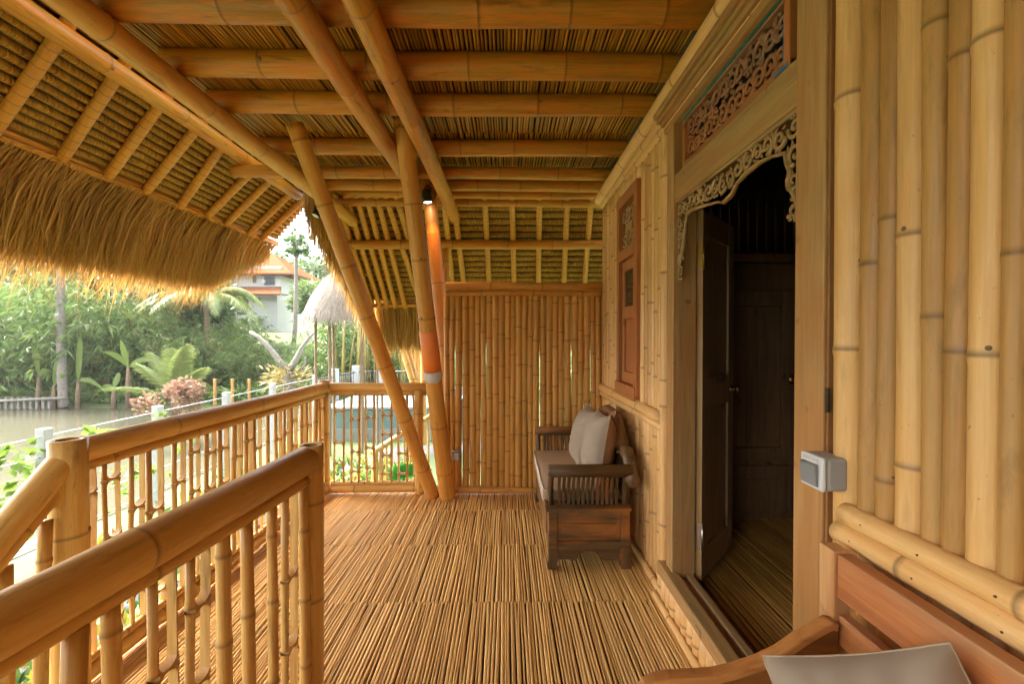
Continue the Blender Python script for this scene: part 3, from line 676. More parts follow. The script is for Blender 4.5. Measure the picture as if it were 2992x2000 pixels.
h=MB(); q=M@V3((L-.045,-T-.03,1.02)); h.stations([(M@V3((L-.045,-T,1.02)),M.to_3x3()@V3((0,-1,0)),.022,0),(M@V3((L-.045,-T-.008,1.02)),M.to_3x3()@V3((0,-1,0)),.02,0),(M@V3((L-.045,-T-.012,1.02)),M.to_3x3()@V3((0,-1,0)),.009,0),(M@V3((L-.045,-T-.03,1.02)),M.to_3x3()@V3((0,-1,0)),.012,0),(q,M.to_3x3()@V3((0,-1,0)),.024,0),(M@V3((L-.045,-T-.045,1.02)),M.to_3x3()@V3((0,-1,0)),.02,0)],14); h.build('knob',BRASS,leaf)
settle(dr,(XD,1.6,0))
# wardrobe in the room
wd=thing('wardrobe','dark panelled wooden wardrobe inside the dim room','wardrobe')
wx0,wx1,wyf=1.40,2.4,2.84
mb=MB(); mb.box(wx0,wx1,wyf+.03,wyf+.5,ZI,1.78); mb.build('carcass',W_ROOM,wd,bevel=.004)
mb=MB(); mb.box(wx0-.03,wx1+.03,wyf-.02,wyf+.5,1.781,1.84); mb.build('cornice',W_ROOM,wd,bevel=.01)
for a in (wx0+.02,wx0+.5):
    f=MB(); b=a+.44
    f.box(a,a+.07,wyf,wyf+.029,.5,1.6); f.box(b-.07,b,wyf,wyf+.029,.5,1.6); f.box(a+.07,b-.07,wyf,wyf+.028,.5,.58); f.box(a+.07,b-.07,wyf,wyf+.028,1.5,1.6); f.box(a+.07,b-.07,wyf+.014,wyf+.027,.58,1.5)
    dd=f.build('door',W_ROOM,wd,bevel=.004)
    f=MB(); f.box(a,b,wyf,wyf+.028,.16,.46); f.box(a+.08,b-.08,wyf-.012,wyf-.001,.24,.38); f.build('drawer',W_ROOM,wd,bevel=.004)
k=MB(); k.stations([(V3((wx0+.46,wyf-.001,1.02)),(0,-1,0),.035,0),(V3((wx0+.46,wyf-.012,1.02)),(0,-1,0),.03,0)],12); k.build('lock_plate',BRASS,wd)
settle(wd,(1.9,3.1,ZI))
iw=MB(); x=.95
while x<3: iw.tube([V3((x,3.58,ZI)),V3((x,3.58,2.6))],.03,8); x+=.075
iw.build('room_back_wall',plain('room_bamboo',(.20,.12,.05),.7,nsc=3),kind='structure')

# ------------------------------------------------------------------ light switch
sw=thing('light_switch','grey and white surface mounted light switch on the pale bamboo','switch')
a=PX(2461,1390,XW-.02); yn=a.y; zc=PX(2423,1396,XW-.058).z; W_,H_=.076,.078
mb=MB(); mb.box(XW-.055,XW-.004,yn,yn+W_,zc-H_/2,zc+H_/2); mb.build('box',plain('switch_grey',(.36,.37,.38),.45),sw,bevel=.008)
mb=MB(); mb.box(XW-.066,XW-.0555,yn-.001,yn+W_+.001,zc-H_/2-.001,zc+H_/2+.001); f=mb.build('front_plate',WHITEP,sw,bevel=.006)
mb=MB(); mb.prism([(0,0),(-.006,.002),(-.010,.05),(0,.054)],(1,0,0),(0,0,1),(XW-.0665,yn+.012,zc-H_/2+.007),(0,1,0),W_-.022); mb.build('rocker',plain('rocker_grey',(.22,.23,.24),.35),sw,bevel=.002)
mb=MB(); mb.box(XW-.0675,XW-.0665,yn+.014,yn+W_-.012,zc+.026,zc+.034); mb.build('label_strip',plain('strip_white',(.5,.5,.5),.3),sw)
settle(sw,(XW-.01,yn+W_/2,zc))
mb=MB(); q=PX(2421,1170,XD-.002); mb.box(XD-.006,XD-.001,q.y-.004,q.y+.006,q.z-.03,q.z+.03); mb.build('strike_plate',BLACK,label='small dark strike plate on the right door jamb edge',cat='strike plate')

# ------------------------------------------------------------------ carved bench by the back screen
bn=thing('carved_bench','dark carved wooden bench with slatted arms against the far wall','bench')
bx0,bx1=.235,.690; by0,by1=2.445,3.50
def side(yc,sgn):
    # yc outer face, sgn +1: body extends to +y
    def Y(a): return (yc+a*sgn)
    def bxx(mb,x0,x1,a0,a1,z0,z1): mb.box(x0,x1,min(Y(a0),Y(a1)),max(Y(a0),Y(a1)),z0,z1)
    mb=MB(); 
    bxx(mb,bx0,bx0+.05,.0,.05,.10,.325); bxx(mb,bx1-.05,bx1,.0,.05,.10,.325); bxx(mb,bx0+.05,bx1-.05,.001,.04,.275,.325); bxx(mb,bx0+.05,bx1-.05,.001,.04,.10,.155)
    bxx(mb,bx0+.05,bx1-.05,.012,.035,.155,.275); bxx(mb,bx0+.075,bx1-.075,.002,.013,.176,.254); mb.build('side_panel',W_DARK,bn,bevel=.004)
    mb=MB(); bxx(mb,bx0-.018,bx1+.006,-.014,.075,.326,.345); mb.build('ledge',W_DARK,bn,bevel=.004)
    mb=MB(); pts=[(bx0+.02,.12),(bx0+.045,.075),(bx0+.055,.052),(bx0+.09,.055),(bx0+.115,.052),(bx0+.135,.045),(bx0+.155,.052),(bx0+.175,.085),(bx0+.20,.103),(bx0+.225,.106),(bx0+.25,.103),(bx0+.275,.085),(bx0+.295,.055),(bx0+.32,.044),(bx0+.35,.046),(bx1-.05,.052),(bx1-.045,.075),(bx1-.02,.12)]
    mb.prism(pts,(1,0,0),(0,0,1),(0,Y(.004) if sgn>0 else Y(.034),0),(0,1,0),.03); mb.build('apron',W_DARK,bn,bevel=.002)
    for q,s in ((bx0,1),(bx1,-1)):
        mb=MB(); pp=[(-.004,.0),(.050,.0),(.050,.015),(.044,.03),(.052,.05),(.06,.062),(.05,.12),(.0,.12),(.0,.06),(-.012,.03)]
        pp=[(q+s*a,b) for a,b in pp]
        if s<0: pp=pp[::-1]
        mb.prism(pp,(1,0,0),(0,0,1),(0,Y(-.003) if sgn>0 else Y(.052),0),(0,1,0),.055); mb.build('leg',W_DARKZ,bn,bevel=.003)
    mb=MB(); 
    # scrolled arm: curved boards from ledge to roll
    prof=[(.055,.345),(.06,.40),(.05,.46),(.03,.51),(.012,.54)]
    for xa,wd_ in ((bx0,.03),(bx1-.03,.03)):
        mb=MB(); mb.tube([V3((xa+wd_/2,Y(a),z)) for a,z in prof],.0165,n=8,flat=1); mb.build('arm_upright',W_DARKZ,bn)
    ns=13
    for k in range(ns):
        xa=bx0+.05+(bx1-bx0-.10)*(k+.5)/ns; mb=MB(); hw=.0085
        vs=[];
        for a,z in prof: 
            for dx in (-hw,hw):
                for da in (-.005,.005): vs.append(V3((xa+dx,Y(a+da),z)))
        fs=[]
        for i in range(len(prof)-1):
            p=i*4;q=p+4
            fs+=[(p,p+1,q+1,q),(p+2,q+2,q+3,p+3),(p,q,q+2,p+2),(p+1,p+3,q+3,q+1)]
        mb.add(vs,fs); mb.build('arm_slat',W_DARKZ,bn)
    mb=MB(); zt=.552; mb.tube([V3((bx0-.006,Y(.005),zt)),V3((bx0+.0,Y(.005),zt)),V3((bx1+.005,Y(.005),zt))],[.030,.036,.036],n=18,flat=1.0); mb.build('arm_roll',W_DARK,bn)
side(by0,1); side(by1,-1)
# front and seat
mb=MB(); mb.box(bx0+.002,bx0+.03,by0+.05,by1-.05,.10,.33); mb.box(bx0-.004,bx0+.003,by0+.12,by1-.12,.15,.28); mb.build('front_panel',W_DARKY,bn,bevel=.004)
mb=MB(); pts=[(by0+.05,.12),(by0+.06,.05),(by0+.16,.06),(by0+.22,.095),((by0+by1)/2,.075),(by1-.22,.095),(by1-.16,.06),(by1-.06,.05),(by1-.05,.12)]; mb.prism(pts,(0,1,0),(0,0,1),(bx0+.004,0,0),(1,0,0),.022); mb.build('front_apron',W_DARKY,bn)
mb=MB(); mb.box(bx0-.016,bx1-.02,by0+.076,by1-.076,.3265,.345); mb.build('seat_board',W_DARKY,bn,bevel=.003)
# backrest
mb=MB(); bxk=bx1+.01
crest=[(by0-.01,.47),(by0-.012,.50),(by0+.02,.55),(by0+.06,.60),(by0+.11,.63),(by0+.17,.625),(by0+.22,.66),(by0+.27,.74),(by0+.36,.785),(by0+.44,.79),(by0+.52,.80),(by0+.60,.79),(by0+.68,.785),(by0+.77,.74),(by0+.82,.66),(by0+.87,.625),(by0+.93,.63),(by0+.98,.60),(by0+1.02,.55),(by0+1.05,.50),(by0+1.05,.47)]
mb.tube([V3((bxk,a,b)) for a,b in crest],[.027+.014*math.sin(i*1.3)**2 for i in range(len(crest))],n=12,flat=1.1,fdir=(1,0,0)); mb.build('carved_top_rail',W_DARKY,bn)
mb=MB(); 
def cl(y):
    pts=sorted(crest)
    for (a,za),(b,zb) in zip(pts,pts[1:]):
        if a<=y<=b: return za+(zb-za)*(y-a)/max(1e-6,b-a)
    return .6
carve(mb,lambda y:(.58,cl(y)-.01),by0+.20,by0+.86,9,bxk-.012,.055,33,dep=.05,leaves=7); mb.build('back_carving',W_CARVE,bn)
for k in range(12):
    y=by0+.10+k*.077; mb=MB(); mb.box(bxk-.008,bxk+.008,y-.018,y+.018,.33,.60); mb.build('back_slat',W_DARKZ,bn,bevel=.002)
mb=MB(); mb.box(bxk-.012,bxk+.012,by0+.0,by1-.0,.575,.60); mb.build('back_rail',W_DARKY,bn)
settle(bn,((bx0+bx1)/2,(by0+by1)/2,0))

def rbox(mb,x0,x1,y0,y1,z0,z1,r=.02,n=14,puff=.006):
    # cushion: rounded box by sampling
    cx,cy,cz=(x0+x1)/2,(y0+y1)/2,(z0+z1)/2; hx,hy,hz=(x1-x0)/2,(y1-y0)/2,(z1-z0)/2
    import itertools
    def sp(d,h): return d
    G=n
    for ax in range(3):
        for sg in (-1,1):
            vs=[]
            for i in range(G+1):
                for j in range(G+1):
                    a=-1+2*i/G; b=-1+2*j/G; q=[0,0,0]; q[ax]=sg; q[(ax+1)%3]=a; q[(ax+2)%3]=b
                    p=[q[0]*hx,q[1]*hy,q[2]*hz]; h=(hx,hy,hz)
                    c=[max(-(h[k]-r),min(h[k]-r,p[k])) for k in range(3)]; dv=V3([p[k]-c[k] for k in range(3)])
                    if dv.length>1e-9: dv=dv.normalized()*r
                    pt=V3(c)+dv
                    if ax==2: pt.z+=sg*puff*(1-a*a)*(1-b*b)+.003*noise.noise(V3((pt.x*9,pt.y*9,2)))
                    vs.append(pt+V3((cx,cy,cz)))
            fs=[]
            for i in range(G):
                for j in range(G):
                    k=i*(G+1)+j; f=(k,k+G+1,k+G+2,k+1); fs.append(f if sg>0 else f[::-1])
            mb.add(vs,fs,smooth=True)
cu=thing('seat_cushion','taupe seat cushion with cream piped edge on the dark bench','cushion')
mb=MB(); rbox(mb,bx0-.022,bx1-.03,by0+.085,by1-.085,.347,.425,.022); mb.build('cover',FAB_S,cu)
mb=MB()
for z in (.352,.418):
    mb.tube([V3((bx0-.018,by0+.10,z)),V3((bx0-.0235,by0+.13,z)),V3((bx0-.0235,by1-.13,z)),V3((bx0-.018,by1-.10,z))],.004,6)
mb.box(bx0-.0235,bx0-.0222,by0+.12,by1-.12,.365,.407); mb.build('side_band',FAB_W,cu); settle(cu,(.45,2.97,.347))

def pillow(name,label,c,nrm,upv,W,H,T,m,mside=None,seed=1,cat='pillow',pin=.09):
    nrm=V3(nrm).normalized(); upv=(V3(upv)-nrm*V3(upv).dot(nrm)).normalized(); sd_=upv.cross(nrm); c=V3(c); G=34
    t=thing(name,label,cat)
    for sg,mm,nm in ((1,m,'front_cover'),(-1,mside or m,'back_cover')):
        vs=[];fs=[]
        for i in range(G+1):
            for j in range(G+1):
                a=-1+2*i/G;b=-1+2*j/G; a=math.copysign(abs(a)**.85,a); b=math.copysign(abs(b)**.85,b)
                x=a*W/2*(1-pin*(1-b*b)*abs(a)**3); y=b*H/2*(1-pin*(1-a*a)*abs(b)**3)
                th=((1-a*a)*(1-b*b))**.52*T/2*(1+.10*noise.noise(V3((a*1.3+seed,b*1.3,sg*2)))); rad=max(abs(a),abs(b))
                an=math.atan2(b,a); wr=.013*math.sin(an*14+seed)*max(0,rad-.45)*(1-rad)*4+.007*noise.noise(V3((a*2.5+seed,b*2.5,sg)))*(1-rad)**.3*1.6
                vs.append(c+sd_*x+upv*y+nrm*(sg*(th+wr*(1 if rad<1 else 0))))
        for i in range(G):
            for j in range(G):
                k=i*(G+1)+j; f=(k,k+G+1,k+G+2,k+1); fs.append(f if sg>0 else f[::-1])
        mb=MB(); mb.add(vs,fs,smooth=True); mb.build(nm,mm,t)
    sm=MB(); pts=[]
    for k in range(81):
        q=k/20; e=int(q)%4; f=-1+2*(q-int(q)); a,b=((f,-1),(1,f),(-f,1),(-1,-f))[e]
        a_=math.copysign(abs(a)**.85,a); b_=math.copysign(abs(b)**.85,b)
        pts.append(c+sd_*(a_*W/2*(1-pin*(1-b_*b_)*abs(a_)**3))+upv*(b_*H/2*(1-pin*(1-a_*a_)*abs(b_)**3))+nrm*.001*math.sin(k*2.2))
    sm.tube(pts,.0022,6); sm.build('seam',FAB_S,t)
    settle(t,tuple(c-upv*H/2)); return t
pillow('throw_pillow','beige throw pillow on the dark bench, the farther one',(.545,3.06,.615),(-.95,.02,.30),(.30,0,1),.36,.40,.19,FAB_L,seed=2)
pillow('throw_pillow','beige throw pillow with brown back on the dark bench, the nearer one',(.575,2.74,.62),(-.97,.02,.16),(.16,0.05,1),.36,.42,.20,FAB_L,FAB_B,seed=5)
pillow('throw_pillow','brown throw pillow leaning behind the two beige ones',(.655,2.93,.64),(-.95,.1,.25),(.2,0,1),.34,.40,.10,FAB_B,seed=8)

# ------------------------------------------------------------------ near teak bench
b2=thing('teak_bench','orange teak bench with curved arm in the near right corner','bench')
Yp=.93; pz=PY(2460,1613,Yp).z; xp0=PY(2436,1700,Yp).x; xp1=xp0+.038
mb=MB(); mb.box(xp0,xp1,Yp-.0,Yp+.045,0,pz); mb.build('back_post',W_BENCH2Z,b2,bevel=.003)
mb=MB(); mb.box(xp0+.006,xp1-.0,-1.0,Yp-.001,pz-.098,pz-.004); mb.build('top_rail',W_BENCH2,b2,bevel=.003)
mb=MB(); mb.box(xp0+.010,xp1-.004,-1.0,Yp-.001,pz-.20,pz-.135); mb.build('middle_rail',W_BENCH2,b2,bevel=.003)
mb=MB(); mb.box(xp0+.010,xp1-.004,-1.0,Yp-.001,pz-.33,pz-.24); mb.build('lower_rail',W_BENCH2,b2,bevel=.003)
ap=[(2438,1812),(2415,1808),(2385,1822),(2330,1855),(2270,1896),(2210,1925),(2140,1948),(2080,1962),(2010,1966),(1950,1969),(1910,1978),(1880,1992),(1860,2020),(1850,2060)]
app=[PY(u,v,Yp) for u,v in ap]; mb=MB(); vs=[]
for i,p in enumerate(app):
    a=app[max(0,i-1)];b=app[min(len(app)-1,i+1)]; t_=(b-a).normalized(); nn=V3((t_.z,0,-t_.x)); nn= nn if nn.z<0 else -nn
    for yy,dd in ((Yp-.018,.0),(Yp+.014,.0),(Yp+.014,.018),(Yp-.018,.018)): vs.append(V3((p.x,yy,p.z))+nn*dd)
fs=[(0,1,2,3)]
for i in range(len(app)-1):
    for k in range(4): a=i*4+k;b=i*4+(k+1)%4; fs.append((a,a+4,b+4,b))
k=(len(app)-1)*4; fs.append((k+3,k+2,k+1,k)); mb.add(vs,fs,smooth=False); mb.build('arm',W_ARM,b2,bevel=.004)
mb=MB(); lowr=[(p.x,p.z-.015) for p in app[:-3]]; poly=[(lowr[0][0],.30)]+lowr+[(lowr[-1][0],.30)]
mb.prism([(a,b) for a,b in poly],(1,0,0),(0,0,1),(0,Yp-.010,0),(0,1,0),.018); mb.build('arm_panel',W_PANEL,b2)
mb=MB(); mb.box(.20,xp1,-1.0,Yp+.01,.33,.37); mb.build('seat',W_BENCH2,b2,bevel=.003)
for yy in (Yp,-1.0):
    mb=MB(); mb.box(.20,.245,yy,yy+.045,0,.329); mb.build('leg',W_BENCH2Z,b2,bevel=.003)
settle(b2,(.45,.4,0))
pL,pR=PY(2228,1918,.82),PY(2775,1880,.66); sdv=(pR-pL).normalized(); upv_=V3((.10,.42,.90)); upv_=(upv_-sdv*upv_.dot(sdv)).normalized()
pillow('throw_pillow','large beige pillow resting in the near teak bench corner',(pL+pR)/2-upv_*.19,sdv.cross(upv_),upv_,(pR-pL).length*1.0,.38,.22,FAB_L,FAB_B,seed=3,pin=.04)

# ------------------------------------------------------------------ thatched eaves
def strands(mb,n,startf,length,w=.004,out=(0,0,0),droop=.5,spread=.3,seed=1,tr=(0,1)):
    """hanging grass blades"""
    rs=np.random.RandomState(seed)
    for i in range(n):
        p=V3(startf(rs)); L=length(rs,p); pn=noise.noise(V3((p.x*5,p.y*3.5,p.z*5)))*.55; ou=V3(out)+V3((rs.normal()*spread*.5,rs.normal()*spread*.5,0)); dn=V3((0,0,-1))
        d0=(ou+dn*droop).normalized(); d1=(ou*.25+dn).normalized()
        side_=V3((rs.normal(),rs.normal(),0)).normalized()*w*rs.uniform(.6,1.5); tn=min(1,max(0,rs.uniform(*tr)*.75+.12+pn))
        a=p; b=a+d0*L*.45; c=b+(d0*.4+d1*.6).normalized()*L*.35; e=c+(d1+(d0-d1)*rs.uniform(0,.7)).normalized()*L*.3+V3((rs.normal()*.025,rs.normal()*.025,rs.normal()*.01))
        mb.add([a-side_,a+side_,b+side_,b-side_,c+side_*.8,c-side_*.8,e],[(0,1,2,3),(3,2,4,5),(5,4,6)],smooth=False,tone=tn)
def row_sheet(mb,A,B,C,D,rows,amp,nu=60,sag=.0):
    """corrugated thatch underside: A->B along the rows at the top, D->C along the eave"""
    A,B,C,D=map(V3,(A,B,C,D)); nrm=(B-A).cross(D-A).normalized(); 
    if nrm.z>0: nrm=-nrm
    LU=(B-A).length; LV=(D-A).length; per=6; nv=rows*per
    vs=[];tn=[]
    for j in range(nv+1):
        fr=(j%per)/per; h=amp*(math.sin(math.pi*min(1,fr*1.15))**.7) if fr*1.15<1 else -.4*amp
        for i in range(nu+1):
            u=i/nu;v=j/nv; p=A.lerp(B,u).lerp(D.lerp(C,u),v)
            hh=h*(1+.5*noise.noise(V3((u*LU*7,v*LV*7,0))))+.006*noise.noise(V3((u*LU*30,v*LV*20,3)))
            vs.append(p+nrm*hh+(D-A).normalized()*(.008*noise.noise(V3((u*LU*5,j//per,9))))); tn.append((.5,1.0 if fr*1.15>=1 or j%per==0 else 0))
    fs=[];uv=[]
    for j in range(nv):
        for i in range(nu):
            k=j*(nu+1)+i; fs.append((k,k+1,k+nu+2,k+nu+1))
            u0,u1=i/nu*LU,(i+1)/nu*LU; v0,v1=j/nv*LV,(j+1)/nv*LV; uv.append([(u0,v0),(u1,v0),(u1,v1),(u0,v1)])
    mb.add(vs,fs,uv,True,tn)
def rafter(mb,a,b,r,n=12,sp=.06):
    a=V3(a);b=V3(b); L=(b-a).length; d=(b-a)/L; st=[(a,d,r,0)]; x=.03
    while x<L-.02:
        st+= [(a+d*(x-.004),d,r,0),(a+d*x,d,r*1.02,1),(a+d*(x+.004),d,r,0)]; x+=sp*ru(.9,1.1)
    st.append((b,d,r*.95,0)); mb.stations(st,n,ru(.3,.7),True,True)
random.seed(40)
XE,ZE=-2.62,CH+1.05; XT,ZT=-2.07,CH+1.47; 
lr=thing('thatched_eave','left thatched eave with lashed bamboo rafters and long grass fringe','thatched roof')
sl=V3((XE-XT,0,ZE-ZT)); 
o_=V3((.02,0,.045))
T0=V3((XT,0,ZT+.05))-sl*.9; 
y0,y1=-1.0,5.05
mb=MB(); row_sheet(mb,(T0.x,y0,T0.z),(T0.x,y1-.5,T0.z),(XE,y1,ZE+.055),(XE,y0,ZE+.055),24,.028,nu=150); mb.build('thatch_underside',THROWS,lr)
mb=MB(); mb.add([(T0.x,y0,T0.z+.12),(T0.x,y1-.5,T0.z+.12),(XE-.42,y1+.1,ZE-.10),(XE-.42,y0,ZE-.10),(T0.x,y0,T0.z+.3),(T0.x,y1-.5,T0.z+.3),(XE-.5,y1+.1,ZE+.05),(XE-.5,y0,ZE+.05)],[(0,1,2,3),(4,7,6,5),(0,4,5,1),(3,2,6,7),(1,5,6,2),(0,3,7,4)]); mb.build('thatch_cover',THROWS,lr)
tops=[(161,116),(330,228),(451,313),(549,384),(634,433)]; bots=[(13,384),(214,464),(353,518),(469,562),(571,603),(661,634),(712,656),(770,683),(824,698)]
yb_=[PZ(u,v,ZE).y for u,v in bots]; yt_=[y-.14 for y in yb_]
for i,(u,v) in enumerate(tops): yt_[i]=PZ(u,v,CH+1.40).y
for ya,yb2 in list(zip(yt_,yb_))+[(1.8,1.9),(1.5,1.57),(1.2,1.25),(.9,.93),(.6,.62)]:
    mb=MB(); a=V3((XT,ya,ZT)); b=V3((XE,yb2,ZE)); rafter(mb,a-(b-a)*.6,b,.031); mb.build('rafter',B_RAFT,lr)
mb=MB()
for k in range(5): mb.tube([V3((XE-.01+ru(-.02,.02),y0,ZE-.01+k*.008)),V3((XE-.01+ru(-.02,.02),2,ZE-.02+k*.012)),V3((XE-.01+ru(-.015,.015),3.5,ZE-.01+k*.012)),V3((XE-.01,5.12,ZE+k*.01))],ru(.008,.013),8,tone=ru(.1,.6))
mb.build('eave_batten',B_RAFT,lr)
# fringe sheet and blades
def tipz(y): return 1.74 if y<4.5 else 1.74+(y-4.5)*.62
mb=MB(); nu=90; nv=8; vs=[];fs=[];uv=[];tn=[]
for j in range(nv+1):
    v=j/nv
    for i in range(nu+1):
        y=y0+(5.1-y0)*i/nu; zt_=tipz(y)+.20
        x=XE-.02-.40*v**.9; z=ZE+.02-(ZE-zt_)*v**1.15+.02*noise.noise(V3((y*6,v*4,0)))
        vs.append((x+.015*noise.noise(V3((y*9,v*9,4))),y+ru(-.01,.01),z)); tn.append((.4,0))
for j in range(nv):
    for i in range(nu):
        k=j*(nu+1)+i; fs.append((k,k+1,k+nu+2,k+nu+1)); uv.append([(i*.07,j*.08),((i+1)*.07,j*.08),((i+1)*.07,(j+1)*.08),(i*.07,(j+1)*.08)])
mb.add(vs,fs,uv,True,tn); mb.build('fringe_base',THROWS,lr)
mb=MB()
def sf(rs):
    y=rs.uniform(y0+.6,5.1); v=rs.uniform(0,1)**.8; zt_=tipz(y)+.20
    return (XE-.40*v**.9+rs.uniform(0,.03),y,ZE+.0-(ZE-zt_)*v**1.15-.0)
def ln(rs,p): return max(.12,min(.62,(p.z-tipz(p.y))*.75*rs.uniform(.6,1.1)+abs(rs.normal())*.06+(rs.uniform(.08,.24) if rs.rand()<.10 else 0)))
strands(mb,32000,sf,ln,w=.0024,out=(-.42,-.25,0),droop=.8,spread=.28,seed=3)
mb.build('fringe',THATCH,lr)
settle(lr,(-2.4,2,1.7))

br=thing('thatched_eave','back thatched eave seen above the bamboo screen, with grass fringe','thatched roof')
YT,ZT2,YE,ZE2=4.40,CH+1.35,5.80,CH+.43
xl0,xr0=-1.96,1.9
mb=MB(); row_sheet(mb,(xr0,YT-.3,ZT2+.25),(xl0-.05,YT-.3,ZT2+.25),(xl0+.22,YE,ZE2+.05),(xr0,YE,ZE2+.05),22,.026,nu=80); mb.build('thatch_underside',THROWS,br)
mb=MB(); mb.add([(xr0,YT-.3,ZT2+.40),(xl0,YT-.3,ZT2+.40),(xl0+.22,YE+.3,ZE2+.0),(xr0,YE+.3,ZE2+.0),(xr0,YT-.3,ZT2+.6),(xl0,YT-.3,ZT2+.6),(xl0+.22,YE+.4,ZE2+.15),(xr0,YE+.4,ZE2+.15)],[(0,1,2,3),(4,7,6,5),(0,4,5,1),(3,2,6,7),(1,5,6,2),(0,3,7,4)]); mb.build('thatch_cover',THROWS,br)
# rafters from measured image columns at the top row and at the lower row
rf=[((1300,609),(1321,821)),((1333,645),(1354,821)),((1418,609),(1429,821)),((1497,609),(1502,821)),((1576,609),(1573,821)),((1657,603),(1648,815)),((1726,603),(1709,815)),
    ((1141,615),(1205,815)),((1112,615),(1175,860)),((1083,615),(1150,875)),((1055,620),(1128,880)),((1030,635),(1106,886)),((1003,640),(1085,888)),((975,640),(1062,880)),((950,640),(1040,870)),((1170,615),(1236,840)),((1805,600),(1780,815))]
nrm=V3((0,ZE2-ZT2,-(YE-YT))).normalized()
def onroof(u,v,off):
    d_=ray(u,v); q0=V3((0,YT,ZT2))+nrm*off; t_=(q0-cam.location).dot(nrm)/d_.dot(nrm); return cam.location+d_*t_
for (a,b) in rf:
    pa_=onroof(*a,.03); pb_=onroof(*b,.03); dd=(pb_-pa_); sY=dd/dd.y; pe=pa_+sY*(YE-pa_.y); ps=pa_+sY*(YT-.1-pa_.y)
    mb=MB(); rafter(mb,ps,pe,.030,n=10); mb.build('rafter',B_RAFT,br)
pp=onroof(1480,717,.085); mb=MB(); bam(mb,(-1.98,pp.y,pp.z),(1.6,pp.y,pp.z+.01),.052,n=16,sp=.55,tone=.5); mb.build('purlin',B_GOLD,br)
mb=MB(); bam(mb,(xl0+.15,YE,ZE2-.02),(xr0,YE,ZE2+.05),.03,n=10,sp=.5,tone=.6); mb.build('eave_pole',B_RAFT,br)
mb=MB()
def sf2(rs):
    x=rs.uniform(xl0+.2,xr0-.6); v=rs.rand(); return (x,YE+.02+.20*v+rs.uniform(0,.12),ZE2-.02-.15*v+rs.uniform(0,.1))
strands(mb,9000,sf2,lambda rs,p:rs.uniform(.3,.55)+abs(rs.normal())*.06,w=.0045,out=(0,.25,0),droop=.9,spread=.12,seed=5)
def sf3(rs):
    t_=rs.rand()**.9; return (xl0+.10+.14*t_-rs.uniform(0,.10),YT-.1+(YE-YT+.1)*t_,ZT2+.12+(ZE2-ZT2-.1)*t_+rs.uniform(-.05,.12))
strands(mb,3000,sf3,lambda rs,p:rs.uniform(.12,.34)+abs(rs.normal())*.09,w=.0045,out=(-.12,.05,0),droop=.9,spread=.14,seed=6)
mb.build('fringe',THATCH,br)
settle(br,(0,5,1.7))
pq=PY(1301,770,pp.y-.02)
single('purlin_post','slim bamboo post just right of the spotlit post, under the back purlin','post',lambda mb: bam(mb,(pq.x,pp.y,0),(pq.x,pp.y,pp.z-.04),.04,n=12,sp=.4,tone=.4),B_GOLD)

# ================================================================== OUTDOORS
GZ=-1.60
def hgt(x,y):
    d_=y-19-max(0,(x+8))*.25
    h=GZ
    if d_>0:
        t_=min(1,d_/55); h+=(10+9*max(0,min(1,(-x/y-.62)/.25)))*(t_*t_*(3-2*t_))*(.8+.35*noise.noise(V3((x*.03,y*.03,1))))
        h+=.8*noise.noise(V3((x*.15,y*.15,0)))*min(1,d_/6)
    # pond basin
    if x<-6.6 and 2.5<y<19: h-=.55*min(1,(-6.6-x)/.8)*min(1,(19-y)/.7)*min(1,(y-2.5)/.8)
    return h
mb=MB(); xs_=[-140+2*i for i in range(40)]+[-60+.8*i for i in range(75)]+[0+4*i for i in range(30)]; ys_=[-12+.8*i for i in range(60)]+[36+3*i for i in range(50)]
vs=[(x,y,hgt(x,y)) for y in ys_ for x in xs_]; nx=len(xs_); fs=[(j*nx+i,j*nx+i+1,(j+1)*nx+i+1,(j+1)*nx+i) for j in range(len(ys_)-1) for i in range(nx-1)]
mb.add(vs,fs,smooth=True)
gm,nt_,b=newmat('ground_grass'); ob=N(nt_,'TexCoord').outputs['Object']; g1=noi(nt_,ob,1.2,5,.65); g2=noi(nt_,ob,25,3,.6)
c=mix(nt_,ramp(nt_,g1,.35,.65),(.055,.085,.022),(.09,.12,.036)); c=mix(nt_,ramp(nt_,g2,.4,.7,0,.5),c,(.06,.10,.02)); nt_.links.new(c,b.inputs['Base Color']); b.inputs['Roughness'].default_value=.9; bump(nt_,b,g2,.6,.04)
mb.build('ground',gm,kind='structure')
mb=MB(); mb.add([(-90,2.6,GZ-.12),(-6.7,2.6,GZ-.12),(-6.7,18.8,GZ-.12),(-90,18.8,GZ-.12)],[(0,1,2,3)])
wm,nt_,b=newmat('pond_water'); b.inputs['Base Color'].default_value=(.085,.08,.055,1); b.inputs['Roughness'].default_value=.14; ob=N(nt_,'TexCoord').outputs['Object']; bump(nt_,b,noi(nt_,ob,2.2,3),.10,.05); b.inputs['Specular IOR Level'].default_value=.12
mb.build('pond_water',wm,kind='structure')
# garden path
mb=MB(); 
pm_=plain('path_stone',(.085,.09,.095),.8,nsc=6,namt=.4,bmp=.3)
mb.add([(-5.2,-4,GZ+.01),(-4.1,-4,GZ+.01),(-3.7,6,GZ+.01),(-2.4,10.6,GZ+.01),(2,12,GZ+.01),(2,12.9,GZ+.01),(-3.1,11.5,GZ+.01),(-4.8,6.4,GZ+.01)],[tuple(range(8))]); mb.build('garden_path',pm_,kind='structure')

